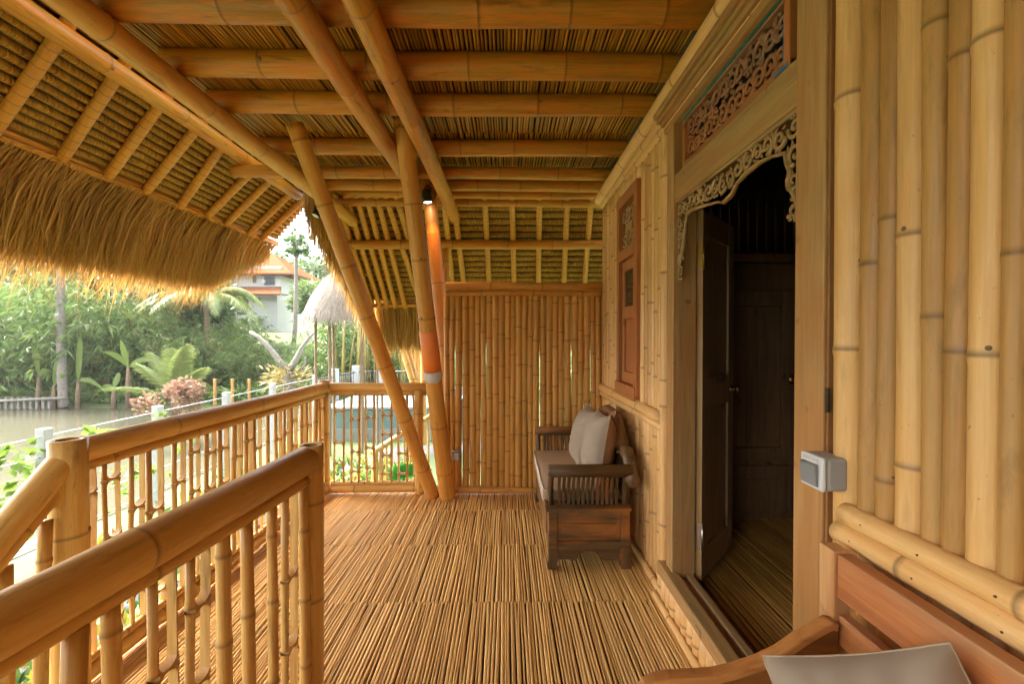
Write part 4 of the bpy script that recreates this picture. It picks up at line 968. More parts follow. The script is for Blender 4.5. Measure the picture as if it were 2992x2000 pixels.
def leaf_cloud(mb,n,posf,dirf,L,W,rs,tone=(0,1),fan=1,droop=.0):
    for i in range(n):
        p=V3(posf(rs)); d_=V3(dirf(rs,p)).normalized(); tn=rs.uniform(*tone)
        for k in range(fan):
            dd=(d_+V3((rs.normal(),rs.normal(),rs.normal()*.6))*.45).normalized() if fan>1 else d_
            s_=dd.cross(V3((rs.normal(),rs.normal(),rs.normal()))).normalized(); l=L*rs.uniform(.6,1.2); w_=W*rs.uniform(.7,1.2)
            m=p+dd*l*.45; e=p+dd*l+V3((0,0,-droop*l))
            mb.add([p,m+s_*w_/2,e,m-s_*w_/2],[(0,1,2,3)],tone=min(1,max(0,tn+rs.uniform(-.15,.15))))
LF_BAM=leafmat('bamboo_leaves',(.06,.125,.024),(.20,.29,.08),(.30,.26,.08),tr=.3)
LF_DARK=leafmat('broad_leaves',(.04,.10,.02),(.13,.22,.06),(.34,.22,.05),tr=.2,rough=.35)
LF_FAR=leafmat('far_tree_leaves',(.05,.11,.022),(.15,.24,.06),tr=.25)
LF_LIME=leafmat('banana_leaf',(.11,.19,.025),(.21,.30,.06),tr=.45)
LF_PALM=leafmat('palm_leaf',(.11,.17,.035),(.24,.28,.09),(.32,.26,.09),tr=.3)
LF_PINK=leafmat('pink_leaves',(.24,.12,.08),(.36,.24,.16),(.2,.3,.07),tr=.3)
LF_YEL=leafmat('croton_leaves',(.14,.19,.03),(.45,.33,.04),(.45,.15,.03),tr=.3)
LF_ORN=leafmat('orange_shrub_leaves',(.2,.2,.03),(.55,.28,.05),(.45,.1,.03),tr=.3)
BARK=plain('pale_bark',(.27,.245,.215),.85,nsc=12,namt=.7,bmp=.6); BARKB=plain('brown_bark',(.22,.15,.09),.9,nsc=10,namt=.6,bmp=.6)
rsb=np.random.RandomState(77)
for nm_,mt_,n_,tl_ in (('green_bedding',LF_DARK,2600,.32),('lime_bedding',LF_LIME,1500,.42),('yellow_bedding',LF_YEL,700,.5)):
    mb=MB(); leaf_cloud(mb,n_,lambda r_:(-1.75-abs(r_.normal())*1.3,r_.uniform(-.5,9),GZ+r_.uniform(0,tl_)),lambda r_,p:(r_.normal()*.6,r_.normal()*.6,.7+r_.normal()*.3),.20,.06,rsb,fan=3)
    mb.build(nm_,mt_,kind='stuff',label='mixed leafy bedding plants beside the veranda, '+{'g':'dark green','l':'light green','y':'yellow and orange'}[nm_[0]])
# --- bamboo clump prototypes
def clump_parts(seed,H=5.5,R_=2.6,n=1500):
    rs=np.random.RandomState(seed); fol=MB(); can=MB(); arcs=[]
    for k in range(26):
        a=rs.uniform(0,6.28); b_=rs.uniform(.1,.4); rr=rs.uniform(.4,1)*R_; h=H*rs.uniform(.55,1.0)
        p0=V3((math.cos(a)*b_,math.sin(a)*b_,-.3)); p1=V3((math.cos(a)*rr*.35,math.sin(a)*rr*.35,h*.75)); p2=V3((math.cos(a)*rr,math.sin(a)*rr,h*rs.uniform(.65,.95)))
        pts=[]; 
        for i in range(8):
            t_=i/7; pts.append(p0*(1-t_)**2+p1*2*t_*(1-t_)+p2*t_*t_)
        can.tube(pts,[.035*(1-.8*i/7) for i in range(8)],5,tone=rs.uniform(.2,.9)); arcs.append(pts)
    def pos(rs_):
        A=arcs[rs_.randint(len(arcs))]; t_=rs_.uniform(.25,1)*6.99; i=int(t_); p=A[i].lerp(A[i+1],t_-i); s_=.30+.35*t_/7
        return p+V3((rs_.normal()*s_,rs_.normal()*s_,rs_.normal()*s_*.8))
    leaf_cloud(fol,n,pos,lambda rs_,p:(p.x*.3+rs_.normal()*.6,p.y*.3+rs_.normal()*.6,-.45+rs_.normal()*.35),.42,.075,rs,fan=5,droop=.15)
    return can,fol
protos=[]
for k in range(3):
    can,fol=clump_parts(50+k); t=thing('bamboo_clump','feathery green bamboo clump on the hillside beyond the pond','bamboo',group='bamboo clumps on the hillside')
    can.build('canes',B_CANE,t); fol.build('foliage',LF_BAM,t); protos.append(t)
rs=np.random.RandomState(3)
spots=[]
def clear(x,y):
    u=1496+1290*x/y; return not(730<u<890 and y>24)
for (y,n_) in ((21.8,13),(24,12),(28.5,12),(34,11),(41,9)):
    for i in range(n_):
        u=-250+ (1400/n_)*(i+rs.uniform(0,.9)); x=(u-1480)/1290*y; yy=y+rs.uniform(-1,1)
        if y>22 and 690<u<890: continue
        if u>560 and y>30: continue
        spots.append((x,yy,rs.uniform(.65,1.0)*(1+ (y-20)*.012)))
for i,(x,y,s_) in enumerate(spots):
    o=protos[i] if i<3 else copy_tree(protos[i%3])
    u=1480+1290*x/y
    if 880<u<1120 and y<30: s_*=.62
    if 690<u<880: s_*=.56
    if u<520: s_*=1.28
    o.location=(x,y,hgt(x,y)-.2); o.rotation_euler.z=rs.uniform(0,6.28); o.scale=(s_,s_,s_*rs.uniform(.85,1.1))
# ground cover along the far bank
mb=MB(); rs=np.random.RandomState(9)
def gp(rs_): y=19.2+abs(rs_.normal())*6; x=rs_.uniform(-30,6); return (x,y,hgt(x,y)+rs_.uniform(0,.5))
leaf_cloud(mb,9000,gp,lambda r_,p:(r_.normal()*.6,-.4+r_.normal()*.4,.3+r_.normal()*.4),.5,.13,rs,fan=2)
mb.build('undergrowth',LF_BAM,kind='stuff',label='low leafy undergrowth covering the far bank of the pond')
# broadleaf trees
def broad(loc,R_,H,seed,label,n=1500,L=.5,W=.26,m=None,trunk=.16,cat='tree',name='broadleaf_tree',group=None,flat=.8):
    rs=np.random.RandomState(seed); t=thing(name,label,cat,group=group); tr=MB(); lim=[]
    top=V3((rs.normal()*.2,rs.normal()*.2,H*.6)); tr.tube([V3((0,0,-.4)),top*.5+V3((.1,0,0)),top],[trunk,trunk*.75,trunk*.5],8)
    cl=[]
    for k in range(9):
        a=rs.uniform(0,6.28); q=top+V3((math.cos(a)*R_*rs.uniform(.3,.8),math.sin(a)*R_*rs.uniform(.3,.8),rs.uniform(-.15,.5)*H*.5)); tr.tube([top*.8,(top+q)/2+V3((0,0,.2)),q],[trunk*.4,trunk*.25,trunk*.1],6); cl.append((q,R_*rs.uniform(.3,.55)))
    tr.build('trunk',BARKB,t); f=MB()
    def pos(r_):
        q,r=cl[r_.randint(len(cl))]; v=V3((r_.normal(),r_.normal(),r_.normal()*flat)); v=v.normalized()*r*r_.uniform(.55,1.1); return q+v
    leaf_cloud(f,n,pos,lambda r_,p:(p.x*.2+r_.normal()*.7,p.y*.2+r_.normal()*.7,-.2+r_.normal()*.5),L,W,rs,fan=2); f.build('crown',m or LF_DARK,t)
    t.location=(loc[0],loc[1],hgt(loc[0],loc[1])+(loc[2] if len(loc)>2 else 0)); return t
def atu(u,y): return ((u-1480)/1290*y,y)
broad(atu(520,24.5),3.0,7.5,1,'big dark broadleaf tree in the middle of the hillside')
broad(atu(590,26),2.0,6.0,2,'dark broadleaf tree just left of the white house')
broad(atu(380,27),3.2,8.5,3,'dark broadleaf tree rising behind the bamboo at left centre')
broad(atu(945,33),2.4,6.6,4,'yellowish leafy tree right of the white house',n=2600,L=.5,W=.16,m=LF_BAM)
for k_,(u_,R0_) in enumerate(((-60,4.2),(90,3.8),(230,3.6),(345,3.6),(450,3.2))):
    broad(atu(u_,31+k_%2*3),R0_,9.5,60+k_,'tall leafy tree standing above the bamboo, %s of the five behind the fringe'%('first','second','third','fourth','fifth')[k_],n=2600,L=.6,W=.3,m=LF_FAR,trunk=.2)
broad(atu(890,66),6,6.5,5,'large rounded green tree on the hilltop left of centre',n=4200,L=1.1,W=.6,m=LF_FAR,trunk=.4)
broad(atu(980,70),5.5,6.5,6,'large rounded green tree on the hilltop right of the first',n=3800,L=1.1,W=.6,m=LF_FAR,trunk=.4)
broad(atu(780,72),5.5,6.5,7,'large green hilltop tree behind the white house',n=3800,L=1.1,W=.6,m=LF_FAR,trunk=.4)
broad(atu(1090,60),5,6.5,8,'large green hilltop tree far right behind the hut',n=3500,L=1.0,W=.55,m=LF_FAR,trunk=.4)
# papaya tree, tall and slim
pt_=thing('papaya_tree','tall slim papaya tree with leaf tuft against the sky','tree'); Y=24
a=PY(862,960,Y); b=PY(866,745,Y); b2_=PY(868,700,Y)
mb=MB(); mb.tube([PY(858,1010,Y),a,PY(865,850,Y),b,b2_],[.13,.12,.11,.09,.06],8); mb.tube([PY(865,760,Y),PY(872,745,Y),PY(874,735,Y)],[.06,.05,.04],6); mb.build('trunk',BARK,pt_)
mb=MB(); rs=np.random.RandomState(2)
for q,R0 in ((PY(867,695,Y),.55),(PY(878,730,Y),.5),(PY(856,728,Y),.3)):
    leaf_cloud(mb,34,lambda r_: q+V3((r_.normal(),r_.normal(),r_.normal()*.5))*R0*.4,lambda r_,p:(p-q)+V3((0,0,-.1)),R0*.7,.2,rs,fan=3)
mb.build('crown',LF_FAR,pt_); settle(pt_,tuple(PY(858,1010,Y)))
# coconut palm with ringed trunk
def frond(mb,base,d_,L,up,rs,w=.55,droop=1.0,nl=34):
    d_=V3(d_).normalized(); pts=[]
    for i in range(12):
        t_=i/11; pts.append(V3(base)+d_*L*t_+V3((0,0,up*L*t_*(1-t_)*1.2-droop*L*.35*t_*t_)))
    mb.tube(pts,[.03*(1-.85*i/11)*L/2.5 for i in range(12)],5,tone=.9)
    for k in range(nl):
        t_=.12+.88*k/nl; i=min(10,int(t_*11)); p=pts[i].lerp(pts[i+1],t_*11-i); tg=(pts[i+1]-pts[i]).normalized(); sd_=tg.cross(V3((0,0,1))).normalized()
        for sg in (-1,1):
            ll=w*L*.42*math.sin(math.pi*min(1,.15+t_*.85))**.6*rs.uniform(.8,1.1)+.05; dd=(sd_*sg+tg*.7+V3((0,0,-.35*droop+rs.normal()*.08))).normalized(); e=p+dd*ll+V3((0,0,-.12*ll))
            m=p+dd*ll*.5+V3((0,0,.02)); q=tg*.035*L/2.5
            mb.add([p-q,p+q,m+q*.8,e,m-q*.8],[(0,1,2,3,4)],tone=rs.uniform(.1,.9))
cp=thing('coconut_palm','tall coconut palm with pale ringed trunk beyond the pond','palm'); Y=18.9
a=PY(186,1195,Y); a.z=GZ-.1; b=PY(172,960,Y); c_=PY(178,800,Y); e=PY(180,690,Y)
mb=MB(); pts=[]; 
for i in range(60):
    t_=i/59; p=a*(1-t_)**3+b*3*t_*(1-t_)**2+c_*3*t_*t_*(1-t_)+e*t_**3; pts.append(p)
mb.stations([(p,(pts[min(59,i+1)]-pts[max(0,i-1)]),(.17-.05*i/59)*(1.05 if i%2 else .97),0) for i,p in enumerate(pts)],12,.5); mb.build('trunk',BARK,cp)
mb=MB(); rs=np.random.RandomState(6)
for k in range(15): an=k*2.4; frond(mb,e,(math.cos(an),math.sin(an),rs.uniform(-.1,.5)),2.6,.5,rs,droop=1.3)
mb.build('fronds',LF_PALM,cp); settle(cp,tuple(a))
# second palm near the house, lower crown
cp2=thing('coconut_palm','coconut palm with drooping yellowish fronds before the white house','palm'); Y=22
e=PY(600,880,Y); a=PY(606,1150,Y); mb=MB(); mb.tube([a,a.lerp(e,.5)+V3((.1,0,0)),e],[.16,.14,.12],10); mb.build('trunk',BARKB,cp2)
mb=MB()
for k in range(15): an=k*2.4+.3; frond(mb,e,(math.cos(an),math.sin(an),rs.uniform(-.1,.5)),2.9,.5,rs,droop=1.2)
mb.build('fronds',LF_PALM,cp2); mb=MB()
for k in range(14): q=e+V3((rs.normal()*.25,rs.normal()*.25,-.15+rs.normal()*.1)); mb.stations([(q-V3((0,0,.12)),(0,0,1),.04,0),(q-V3((0,0,.05)),(0,0,1),.11,0),(q+V3((0,0,.05)),(0,0,1),.11,0),(q+V3((0,0,.12)),(0,0,1),.04,0)],8)
mb.build('coconuts',plain('coconut_orange',(.42,.22,.04),.6),cp2); settle(cp2,tuple(a))
# young palm: upright fronds by the fence
yp=thing('young_palm','young coconut palm with upright fronds behind the pink shrub','palm'); Y=16; base=PY(512,1170,Y)
mb=MB()
for (dx,up_) in ((-.75,.9),(-.45,1.2),(-.15,1.5),(.12,1.7),(.42,1.9),(.72,.8),(.25,1.0),(-.9,.4)):
    frond(mb,base,(dx,ru(-.3,.3),up_),2.3 if dx!=.42 else 2.5,.15,rs,w=.5,droop=.55,nl=40)
mb.build('fronds',LF_PALM,yp); mb=MB(); mb.tube([base-V3((0,0,.6)),base,base+V3((0,0,.25))],[.14,.12,.06],8); mb.build('trunk',BARKB,yp); settle(yp,tuple(base))
# banana plants
def banana(u,v,Y,h,label,seed,leans=((-.5,1),(.6,.8),(.1,1.4))):
    rs=np.random.RandomState(seed); t=thing('banana_plant',label,'banana plant',group='banana plants on the pond bank'); b=PY(u,v,Y); b.z=hgt(b.x,Y)
    mb=MB(); mb.tube([b-V3((0,0,.2)),b+V3((0,0,h*.5)),b+V3((.02,0,h))],[.10,.085,.05],8,tone=.6); mb.build('stem',BARKB,t)
    top=b+V3((.02,0,h))
    for (lx,lz) in leans:
        mb=MB(); d_=V3((lx,rs.uniform(-.3,.3),lz)); L=rs.uniform(1.1,1.6); pts=[top+d_*L*s_+V3((0,0,-.55*L*s_*s_*abs(lx)*1.6)) for s_ in (0,.15,.35,.55,.75,.9,1)]; ws_=[.015,.09,.13,.135,.11,.065,.01]
        sd_=d_.cross(V3((0,1,.3))).normalized(); sd_=V3((0,1,0)).cross(d_).normalized()
        vs=[];
        for p,w_ in zip(pts,ws_): vs+= [p-sd_*w_,p+V3((0,-.03,0)),p+sd_*w_]
        fs=[]
        for i in range(len(pts)-1):
            for k in range(2): fs.append((i*3+k,i*3+k+1,i*3+k+4,i*3+k+3))
        mb.add(vs,fs,smooth=True,tone=rs.uniform(.3,.9)); mb.build('leaf',LF_LIME,t)
    settle(t,tuple(b))
banana(113,1190,18.9,1.3,'banana plant with upright leaf, leftmost on the pond bank',1,((-.1,1.3),(.6,.7)))
banana(157,1190,18.8,1.0,'small banana plant just left of the ringed palm trunk',2,((.5,.9),(.2,1.2)))
banana(228,1190,18.9,1.1,'banana plant with one tall upright leaf right of the palm trunk',3,((.05,1.5),(.8,.3)))
banana(332,1188,18.9,.8,'stubby banana plant with a drooping leaf in mid bank',4,((-1.0,.4),(.05,.5)))
banana(374,1188,18.9,1.7,'tallest banana plant with spreading leaves on the bank',5,((-.55,.9),(.8,.8),(.5,.3),(-.1,1.1)))
# bamboo stakes on the bank
for k,(u,Y) in enumerate(((628,18.5),(679,18.5),(728,18.5))):
    single('garden_stake','plain brown wooden stake beyond the fence, number %d from the left'%(k+1),'stake',lambda mb: bam(mb,PY(u,1185,Y),PY(u,1108,Y),.06,n=8,tone=.4),B_OUT,'stakes beyond the fence')
# far left timber barrier
tb=thing('timber_barrier','low weathered timber fence at the far left bank','fence')
for k in range(9):
    u=2+k*18; mb=MB(); p=PY(u,1185,18.6); mb.box(p.x-.05,p.x+.05,18.55,18.65,GZ-.1,GZ+.40); mb.build('post',BARK,tb)
p0=PY(-80,1176,18.5); p1=PY(190,1164,18.5); mb=MB(); mb.tube([p0,p1],.06,8); mb.build('rail',BARK,tb); settle(tb,(-20,18.6,GZ))
# pink shrub and garden shrubs
def shrub(loc,r,h,m,label,seed,n=500,L=.13,W=.06,name='garden_shrub',group=None,upd=.4):
    rs=np.random.RandomState(seed); t=thing(name,label,'shrub',group=group); mb=MB()
    for k in range(7):
        a=rs.uniform(0,6.28); mb.tube([V3((0,0,-.05)),V3((math.cos(a)*r*.3,math.sin(a)*r*.3,h*.5)),V3((math.cos(a)*r*.6,math.sin(a)*r*.6,h*.85))],[.015,.012,.006],5)
    mb.build('stems',BARKB,t); f=MB()
    cl=[(V3((rs.normal()*r*.45,rs.normal()*r*.45,h*rs.uniform(.35,.85))),r*rs.uniform(.3,.5)) for _ in range(8)]
    def pos(r_): q,rr=cl[r_.randint(len(cl))]; return q+V3((r_.normal(),r_.normal(),r_.normal())).normalized()*rr*r_.uniform(.4,1.05)
    leaf_cloud(f,n,pos,lambda r_,p:(r_.normal()*.7+p.x,r_.normal()*.7+p.y,upd+r_.normal()*.4),L,W,rs,fan=2); f.build('foliage',m,t); t.location=loc; return t
q=PY(530,1240,12.5); shrub((q.x,12.5,GZ),.85,1.75,LF_PINK,'pink flowering shrub beside the white fence post',1,n=1300,L=.14,W=.07)
gsp=[(-2.2,2.6,.45,.9,0,'orange and yellow shrub below the far left handrail'),(-2.7,3.3,.4,.8,1,'yellow green croton below the left railing'),(-2.3,4.2,.4,1.0,1,'yellow croton bush nearest the middle balusters'),
 (-2.6,5.2,.4,.9,3,'pink leaved bush in the garden border'),(-3.0,6.1,.35,.7,2,'low green bush at the path edge'),(-2.35,6.6,.35,.8,0,'orange leaved bush farther along the border'),(-2.1,3.4,.35,.6,2,'small green plant in the foreground bed'),
 (-3.1,2.2,.5,.8,2,'dense green bush left of the stair rail'),(-3.6,1.6,.6,1.1,0,'bright orange shrub at the left picture edge'),(-2.4,1.2,.5,.6,4,'grassy green tuft below the stairs'),(-1.9,2.0,.35,.7,2,'leafy green plant beside the stair foot'),(-4.0,8.9,.4,.7,1,'yellow green bush far along the border')]
for k,(x,y,r,h,mi,lb) in enumerate(gsp):
    shrub((x,y,GZ),r,h,(LF_ORN,LF_YEL,LF_DARK,LF_PINK,LF_LIME)[mi],lb,20+k,n=420,L=.17,W=.055,upd=.7,name='garden_shrub')
# vine on the fence wires
# fence
fe=thing('wire_fence','garden fence of white concrete posts with wires beside the pond','fence')
fy=[4.0,5.6,7.4,9.2,11.0,13.4]
for y in fy:
    mb=MB(); mb.box(-5.86,-5.74,y-.06,y+.06,GZ-.1,GZ+1.75); mb.build('post',plain('white_concrete',(.38,.39,.40),.7,nsc=5,namt=.2),fe,bevel=.01)
mb=MB()
for z in (.35,.7,1.05,1.4,1.65): mb.tube([V3((-5.8,-2,GZ+z)),V3((-5.8,13.4,GZ+z))],.008,5)
mb.build('wire',plain('wire_grey',(.5,.52,.52),.5,.5),fe); settle(fe,(-5.8,8,GZ))
f2=thing('bar_fence','black metal bar fence between white posts at the garden end','fence'); WC=plain('white_post',(.38,.39,.40),.7,nsc=5,namt=.2)
F2=[(V3((-5.9,13.8,0)),V3((-5.9,15.2,0))),(V3((-5.9,15.2,0)),V3((-5.75,16.9,0))),(V3((-5.75,16.9,0)),V3((-4.9,17.2,0))),(V3((-4.9,17.2,0)),V3((-2.4,17.2,0)))]
bars=MB()
for a,b in F2:
    mb=MB(); mb.box(b.x-.12,b.x+.12,b.y-.1,b.y+.1,GZ-.1,GZ+1.8); mb.build('post',WC,f2,bevel=.01)
    for z in (.15,1.55): bars.tube([a+V3((0,0,GZ+z)),b+V3((0,0,GZ+z))],.025,5)
    L=(b-a).length; n_=int(L/.14)
    for k in range(n_): p=a.lerp(b,(k+.5)/n_); bars.tube([p+V3((0,0,GZ+.1)),p+V3((0,0,GZ+1.6))],.014,4)
bars.build('bars',BLACK,f2); settle(f2,(-4.5,16.5,GZ))
# vine
mb=MB(); rs=np.random.RandomState(4)
leaf_cloud(mb,420,lambda r_:(-5.8+r_.normal()*.05,2.4+abs(r_.normal())*1.5+r_.rand()*2.2,GZ+.5+r_.rand()*1.1),lambda r_,p:(.3+r_.normal(),r_.normal()*.6,.1+r_.normal()*.5),.16,.11,rs,fan=2)
mb.build('climbing_vine',LF_LIME,label='light green vine climbing the fence wires by the pond',cat='vine')
# dead frangipani
df=thing('bare_tree','bare whitish tree with forked branches and dry leaves at its base','tree'); Y=14.5; mb=MB()
def br_(pts,r0,r1): mb.tube([PY(u,v,Y) for u,v in pts],[r0+(r1-r0)*i/(len(pts)-1) for i in range(len(pts))],8)
br_([(850,1180),(846,1120),(845,1085)],.22,.15); br_([(845,1085),(815,1055),(790,1020),(755,985),(730,970)],.12,.05); br_([(845,1085),(865,1050),(880,1020),(905,985),(920,972)],.11,.04)
br_([(790,1020),(782,1010),(780,997)],.05,.02); br_([(905,985),(895,972),(882,968)],.03,.015); br_([(868,1090),(885,1075),(893,1060),(888,1040)],.05,.02); br_([(905,985),(915,1000),(925,985)],.02,.01)
mb.build('trunk',BARK,df); mb=MB(); rs=np.random.RandomState(1); c0=PY(840,1105,Y)
leaf_cloud(mb,260,lambda r_: c0+V3((r_.normal()*.26,r_.normal()*.25,r_.normal()*.16)),lambda r_,p:(p-c0)+V3((0,-.1,.1)),.26,.05,rs,fan=2); mb.build('dry_leaves',leafmat('dry_leaf',(.2,.15,.05),(.36,.30,.12)),df); settle(df,(c0.x,Y,GZ))
# pale standing canes on the right
rs=np.random.RandomState(12)
cs=thing('cane_stand','stand of slim yellow bamboo canes behind the bar fence','bamboo'); mb=MB()
for k in range(26):
    u=rs.uniform(950,1190); Y=rs.uniform(18.5,21); l=rs.uniform(-25,25); mb.tube([PY(u,1130,Y),PY(u+l*.4,1040,Y),PY(u+l,rs.uniform(880,960),Y)],[.05,.045,.02],5,tone=rs.rand())
mb.build('canes',B_CANE,cs); mb=MB()
leaf_cloud(mb,1500,lambda r_: PY(r_.uniform(930,1230),r_.uniform(900,1110),r_.uniform(20,22)),lambda r_,p:(r_.normal(),r_.normal(),-.3+r_.normal()*.4),.4,.07,rs,fan=4); mb.build('foliage',LF_BAM,cs); settle(cs,(-4.5,20,GZ))
# ---------------- white house
hs_=thing('white_house','two storey white house with orange tiled roof on the hillside','house'); Y=34
WH=plain('white_wall',(.62,.63,.64),.8,nsc=1.5,namt=.12); TILE=plain('orange_tiles',(.24,.095,.045),.8,nsc=14,namt=.5,bmp=.5); TILE.node_tree.nodes['Principled BSDF'].inputs['Specular IOR Level'].default_value=0; DK=plain('dark_window',(.05,.06,.08),.3)
def hb(u0,u1,v0,v1,ya,yb,m,name,par=hs_,bev=0):
    a=PY(u0,v1,ya); b=PY(u1,v0,ya); mb=MB(); mb.box(a.x,b.x,ya,yb,a.z,b.z); return mb.build(name,m,par,bevel=bev)
hb(640,820,778,858,Y,Y+5,WH,'wall'); hb(660,810,858,970,Y-.2,Y+4.8,WH,'wall')
a=PY(690,790,Y-.6); b=PY(852,790,Y-.6); zz=a.z; apx=PY(765,742,Y+2.4); mb=MB()
x0_=PY(600,790,Y-.6).x; x1_=b.x; ze=PY(852,798,Y-.6).z; za=PY(752,738,Y+2).z
mb.add([(x0_,Y-.6,ze),(x1_,Y-.6,ze),(x1_,Y+5.6,ze),(x0_,Y+5.6,ze),(x0_+2,Y+2.5,za),(x1_-3.0,Y+2.5,za),(x0_,Y-.6,ze-.12),(x1_,Y-.6,ze-.12),(x1_,Y+5.6,ze-.12),(x0_,Y+5.6,ze-.12)],[(0,1,5,4),(1,2,5),(2,3,4,5),(3,0,4),(6,9,8,7),(0,6,7,1),(1,7,8,2)]); mb.build('roof',TILE,hs_)
a=PY(540,848,Y-1.4); b=PY(818,848,Y-1.4); c1_=PY(540,858,Y-1.4); z1_=PY(600,838,Y).z; mb=MB()
mb.add([(a.x,Y-1.4,c1_.z),(b.x,Y-1.4,c1_.z),(b.x-.6,Y-.01,z1_),(a.x,Y-.01,z1_),(a.x,Y-1.4,c1_.z-.12),(b.x,Y-1.4,c1_.z-.12),(b.x-.6,Y-.01,z1_-.25),(a.x,Y-.01,z1_-.25)],[(0,1,2,3),(4,7,6,5),(0,4,5,1),(1,5,6,2)]); mb.build('lower_roof',TILE,hs_)
for (u0,u1,v0,v1) in ((738,748,803,827),(772,803,809,834),(741,752,862,880)):
    f=hb(u0,u1,v0,v1,Y-.06,Y-.001,plain('grey_frame',(.2,.21,.23),.6),'window'); hb(u0+2,u1-2,v0+2,v1-2,Y-.09,Y-.061,DK,'pane',f)
hb(692,724,866,920,Y-.30,Y-.21,DK,'doorway'); hb(738,760,873,884,Y-.30,Y-.21,DK,'vent'); hb(765,772,818,826,Y-.3,Y-.01,WHITEP,'air_conditioner')
hb(640,730,922,930,Y-2.2,Y-.21,WH,'terrace'); 
for u in (650,690,726): hb(u,u+4,930,975,Y-2.1,Y-1.9,WH,'column')
hb(640,720,932,975,Y-.25,Y-.21,DK,'lower_opening'); settle(hs_,(-20,36,3))
# ---------------- thatched hut
ht=thing('thatched_hut','round hut with shaggy grey thatched roof behind the leaning pole','hut'); Y=11.5
ap_=PY(1010,790,Y); el=PY(885,925,Y); er=PY(1120,930,Y); cx_=(el.x+er.x)/2+.1; rad=(er.x-el.x)/2; zE=el.z; zA=ap_.z+.1
mb=MB(); n=40; vs=[];prof=[(0,0),(.25,.12),(.55,.32),(.8,.62),(.95,.9),(1,1.05)]
for t_,dz in prof:
    for k in range(n): an=6.283*k/n; rr=rad*t_*(1+.02*math.sin(k*3)); vs.append((cx_+math.cos(an)*rr,Y+math.sin(an)*rr,zA-(zA-zE)*dz))
fs=[(i*n+k,i*n+(k+1)%n,(i+1)*n+(k+1)%n,(i+1)*n+k) for i in range(len(prof)-1) for k in range(n)]; mb.add(vs,fs,smooth=True,tone=.4); 
rs=np.random.RandomState(8)
for i in range(9000):
    t_=rs.uniform(.05,1)**.7; an=rs.uniform(3.1,6.4); j=0
    dz=np.interp(t_,[p[0] for p in prof],[p[1] for p in prof]); p=V3((cx_+math.cos(an)*rad*t_*1.02,Y+math.sin(an)*rad*t_*1.02,zA-(zA-zE)*dz+.03))
    t2=min(1.12,t_+.14); dz2=np.interp(min(1,t2),[q[0] for q in prof],[q[1] for q in prof])+(.12 if t2>1 else 0); e=V3((cx_+math.cos(an+rs.normal()*.03)*rad*min(t2,1.04),Y+math.sin(an)*rad*min(t2,1.04),zA-(zA-zE)*dz2-.0+rs.normal()*.03))
    e=p+(e-p).normalized()*rs.uniform(.2,.42); s_=V3((-math.sin(an),math.cos(an),0))*.010
    mb.add([p-s_,p+s_,e],[(0,1,2)],tone=rs.rand())
mb.build('thatch_roof',THATCH_GREY,ht)
for k in range(6):
    an=k*1.047+.3; mb=MB(); bam(mb,(cx_+math.cos(an)*rad*.72,Y+math.sin(an)*rad*.72,GZ),(cx_+math.cos(an)*rad*.72,Y+math.sin(an)*rad*.72,zE+.2),.035,n=10,tone=.1); mb.build('post',BARKB,ht)
settle(ht,(cx_,Y,GZ))
# ---------------- pool with stone wall, second stair
pl=thing('raised_pool','raised swimming pool with teal side and grey stone base on the lawn','pool'); Y=12.3
def pb_(u0,u1,v0,v1,ya,yb,m,name):
    a=PY(u0,v1,ya); b=PY(u1,v0,ya); mb=MB(); mb.box(a.x,b.x,ya,yb,a.z,b.z); return mb.build(name,m,pl,bevel=.01)
pb_(930,1330,1253,1292,Y,Y+.5,plain('stone_base',(.22,.24,.22),.9,nsc=5,namt=.5,bmp=.6),'stone_base')
pb_(930,1330,1198,1253,Y+.06,Y+.5,plain('teal_wall',(.11,.18,.18),.4,nsc=2,namt=.2),'pool_side')
pb_(930,1330,1190,1198,Y-.0,Y+.6,plain('pool_coping',(.26,.28,.29),.6),'coping')
a=PY(930,1196,Y+.6); b=PY(1330,1196,Y+.6); mb=MB(); mb.add([(a.x,Y+.6,a.z),(b.x,Y+.6,a.z),(b.x,Y+3.6,a.z),(a.x,Y+3.6,a.z)],[(0,1,2,3)]); mb.build('water',plain('pool_water',(.25,.45,.48),.08),pl)
mb=MB(); mb.box(a.x,b.x,Y+3.6,Y+3.9,GZ,a.z+.25); mb.build('back_wall',plain('pale_stone',(.26,.27,.26),.8,nsc=4,namt=.3),pl); settle(pl,(-3,13,GZ))
s2_=thing('garden_stair_railing','second bamboo stair handrail going down outside the back railing','railing'); Y=6.2
a=PY(1085,1325,Y); b=PY(1260,1215,Y)
mb=MB(); bam(mb,a,b,.04,n=12,sp=.4,tone=.8); mb.build('handrail',B_OUT,s2_); dd=b-a
mb=MB(); bam(mb,a-V3((0,0,.75)),b-V3((0,0,.75)),.03,n=10,sp=.4,tone=.8); mb.build('bottom_rail',B_OUT,s2_)
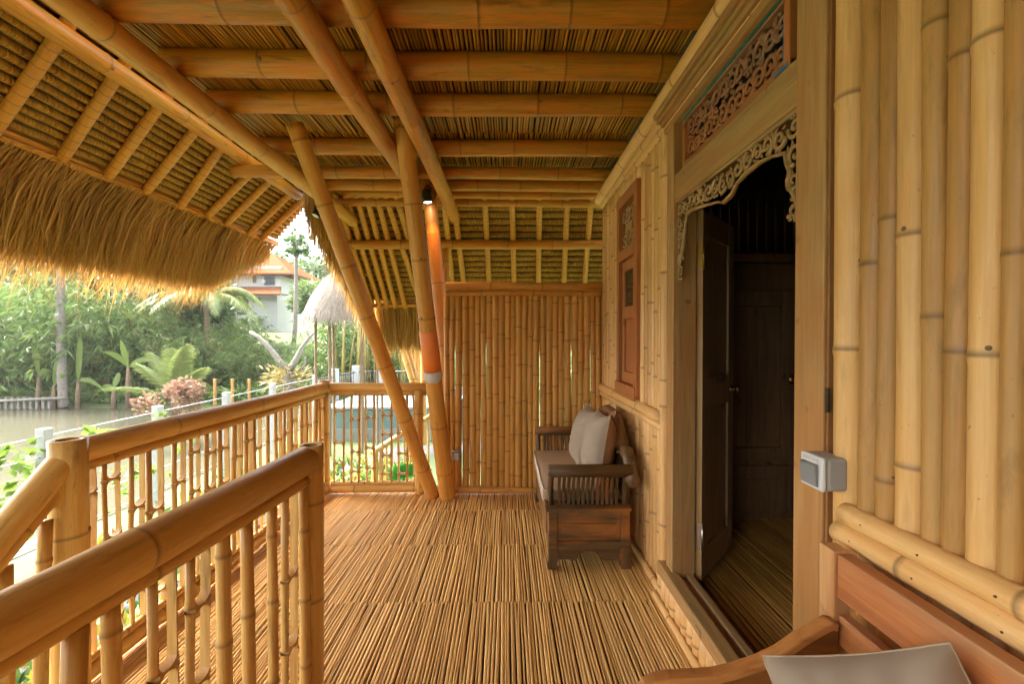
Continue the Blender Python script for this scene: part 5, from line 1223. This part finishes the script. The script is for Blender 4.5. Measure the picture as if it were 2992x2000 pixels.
for k in range(10): p=a.lerp(b,(k+.5)/10); mb=MB(); bam(mb,p-V3((0,0,.74)),p,.017,n=7,sp=.2,tone=.7); mb.build('baluster',B_OUT,s2_)
mb=MB(); bam(mb,(a.x+.05,Y,GZ),(a.x+.05,Y,a.z+.05),.05,n=10,tone=.8); mb.build('post',B_OUT,s2_)
settle(s2_,(a.x,Y,GZ))
s3=thing('bamboo_struts','crossed bamboo struts under the back thatched fringe','struts')
for (u0,v0,u1,v1,Y) in ((1150,1010,1205,1110,6.8),(1163,985,1215,1110,6.9),(1195,960,1205,1120,7.2),(1215,960,1222,1300,7.2),(1235,960,1238,1300,7.4)):
    mb=MB(); bam(mb,PY(u1,v1,Y),PY(u0,v0-80,Y),.05,n=10,sp=.4,tone=.7); mb.build('strut',B_OUT,s3)
settle(s3,(-1.2,7,GZ))
gl=thing('garden_shrub','big glossy green leaves just outside the back railing','shrub'); mb=MB(); q=PY(1180,1395,5.6)
for k in range(9):
    a_2=k*.7; d_=V3((math.cos(a_2)*.7,-abs(math.sin(a_2))*.3,.5+.3*math.sin(k))).normalized(); s_=V3((0,1,0)).cross(d_).normalized(); L=.22
    mb.add([q,q+d_*L*.3+s_*.07,q+d_*L*.7+s_*.08,q+d_*L,q+d_*L*.7-s_*.08,q+d_*L*.3-s_*.07],[(0,1,2,3,4,5)],tone=.3+.07*k)
mb.tube([V3((q.x,q.y,GZ)),q],.02,6); mb.build('leaves',leafmat('glossy_green',(.03,.2,.03),(.06,.3,.05)),gl); settle(gl,(q.x,q.y,GZ))

# air: pale haze round the whole scene
hz=MB(); hz.box(-150,125,-14,190,GZ-3.5,34); hm=bpy.data.materials.new('haze'); hm.use_nodes=True; t_=hm.node_tree
t_.nodes.remove(t_.nodes['Principled BSDF']); pv=t_.nodes.new('ShaderNodeVolumePrincipled'); pv.inputs['Color'].default_value=(.93,.96,.92,1); pv.inputs['Density'].default_value=.0006; pv.inputs['Anisotropy'].default_value=.3
t_.links.new(pv.outputs[0],t_.nodes['Material Output'].inputs['Volume']); hz.build('haze',hm,kind='stuff')
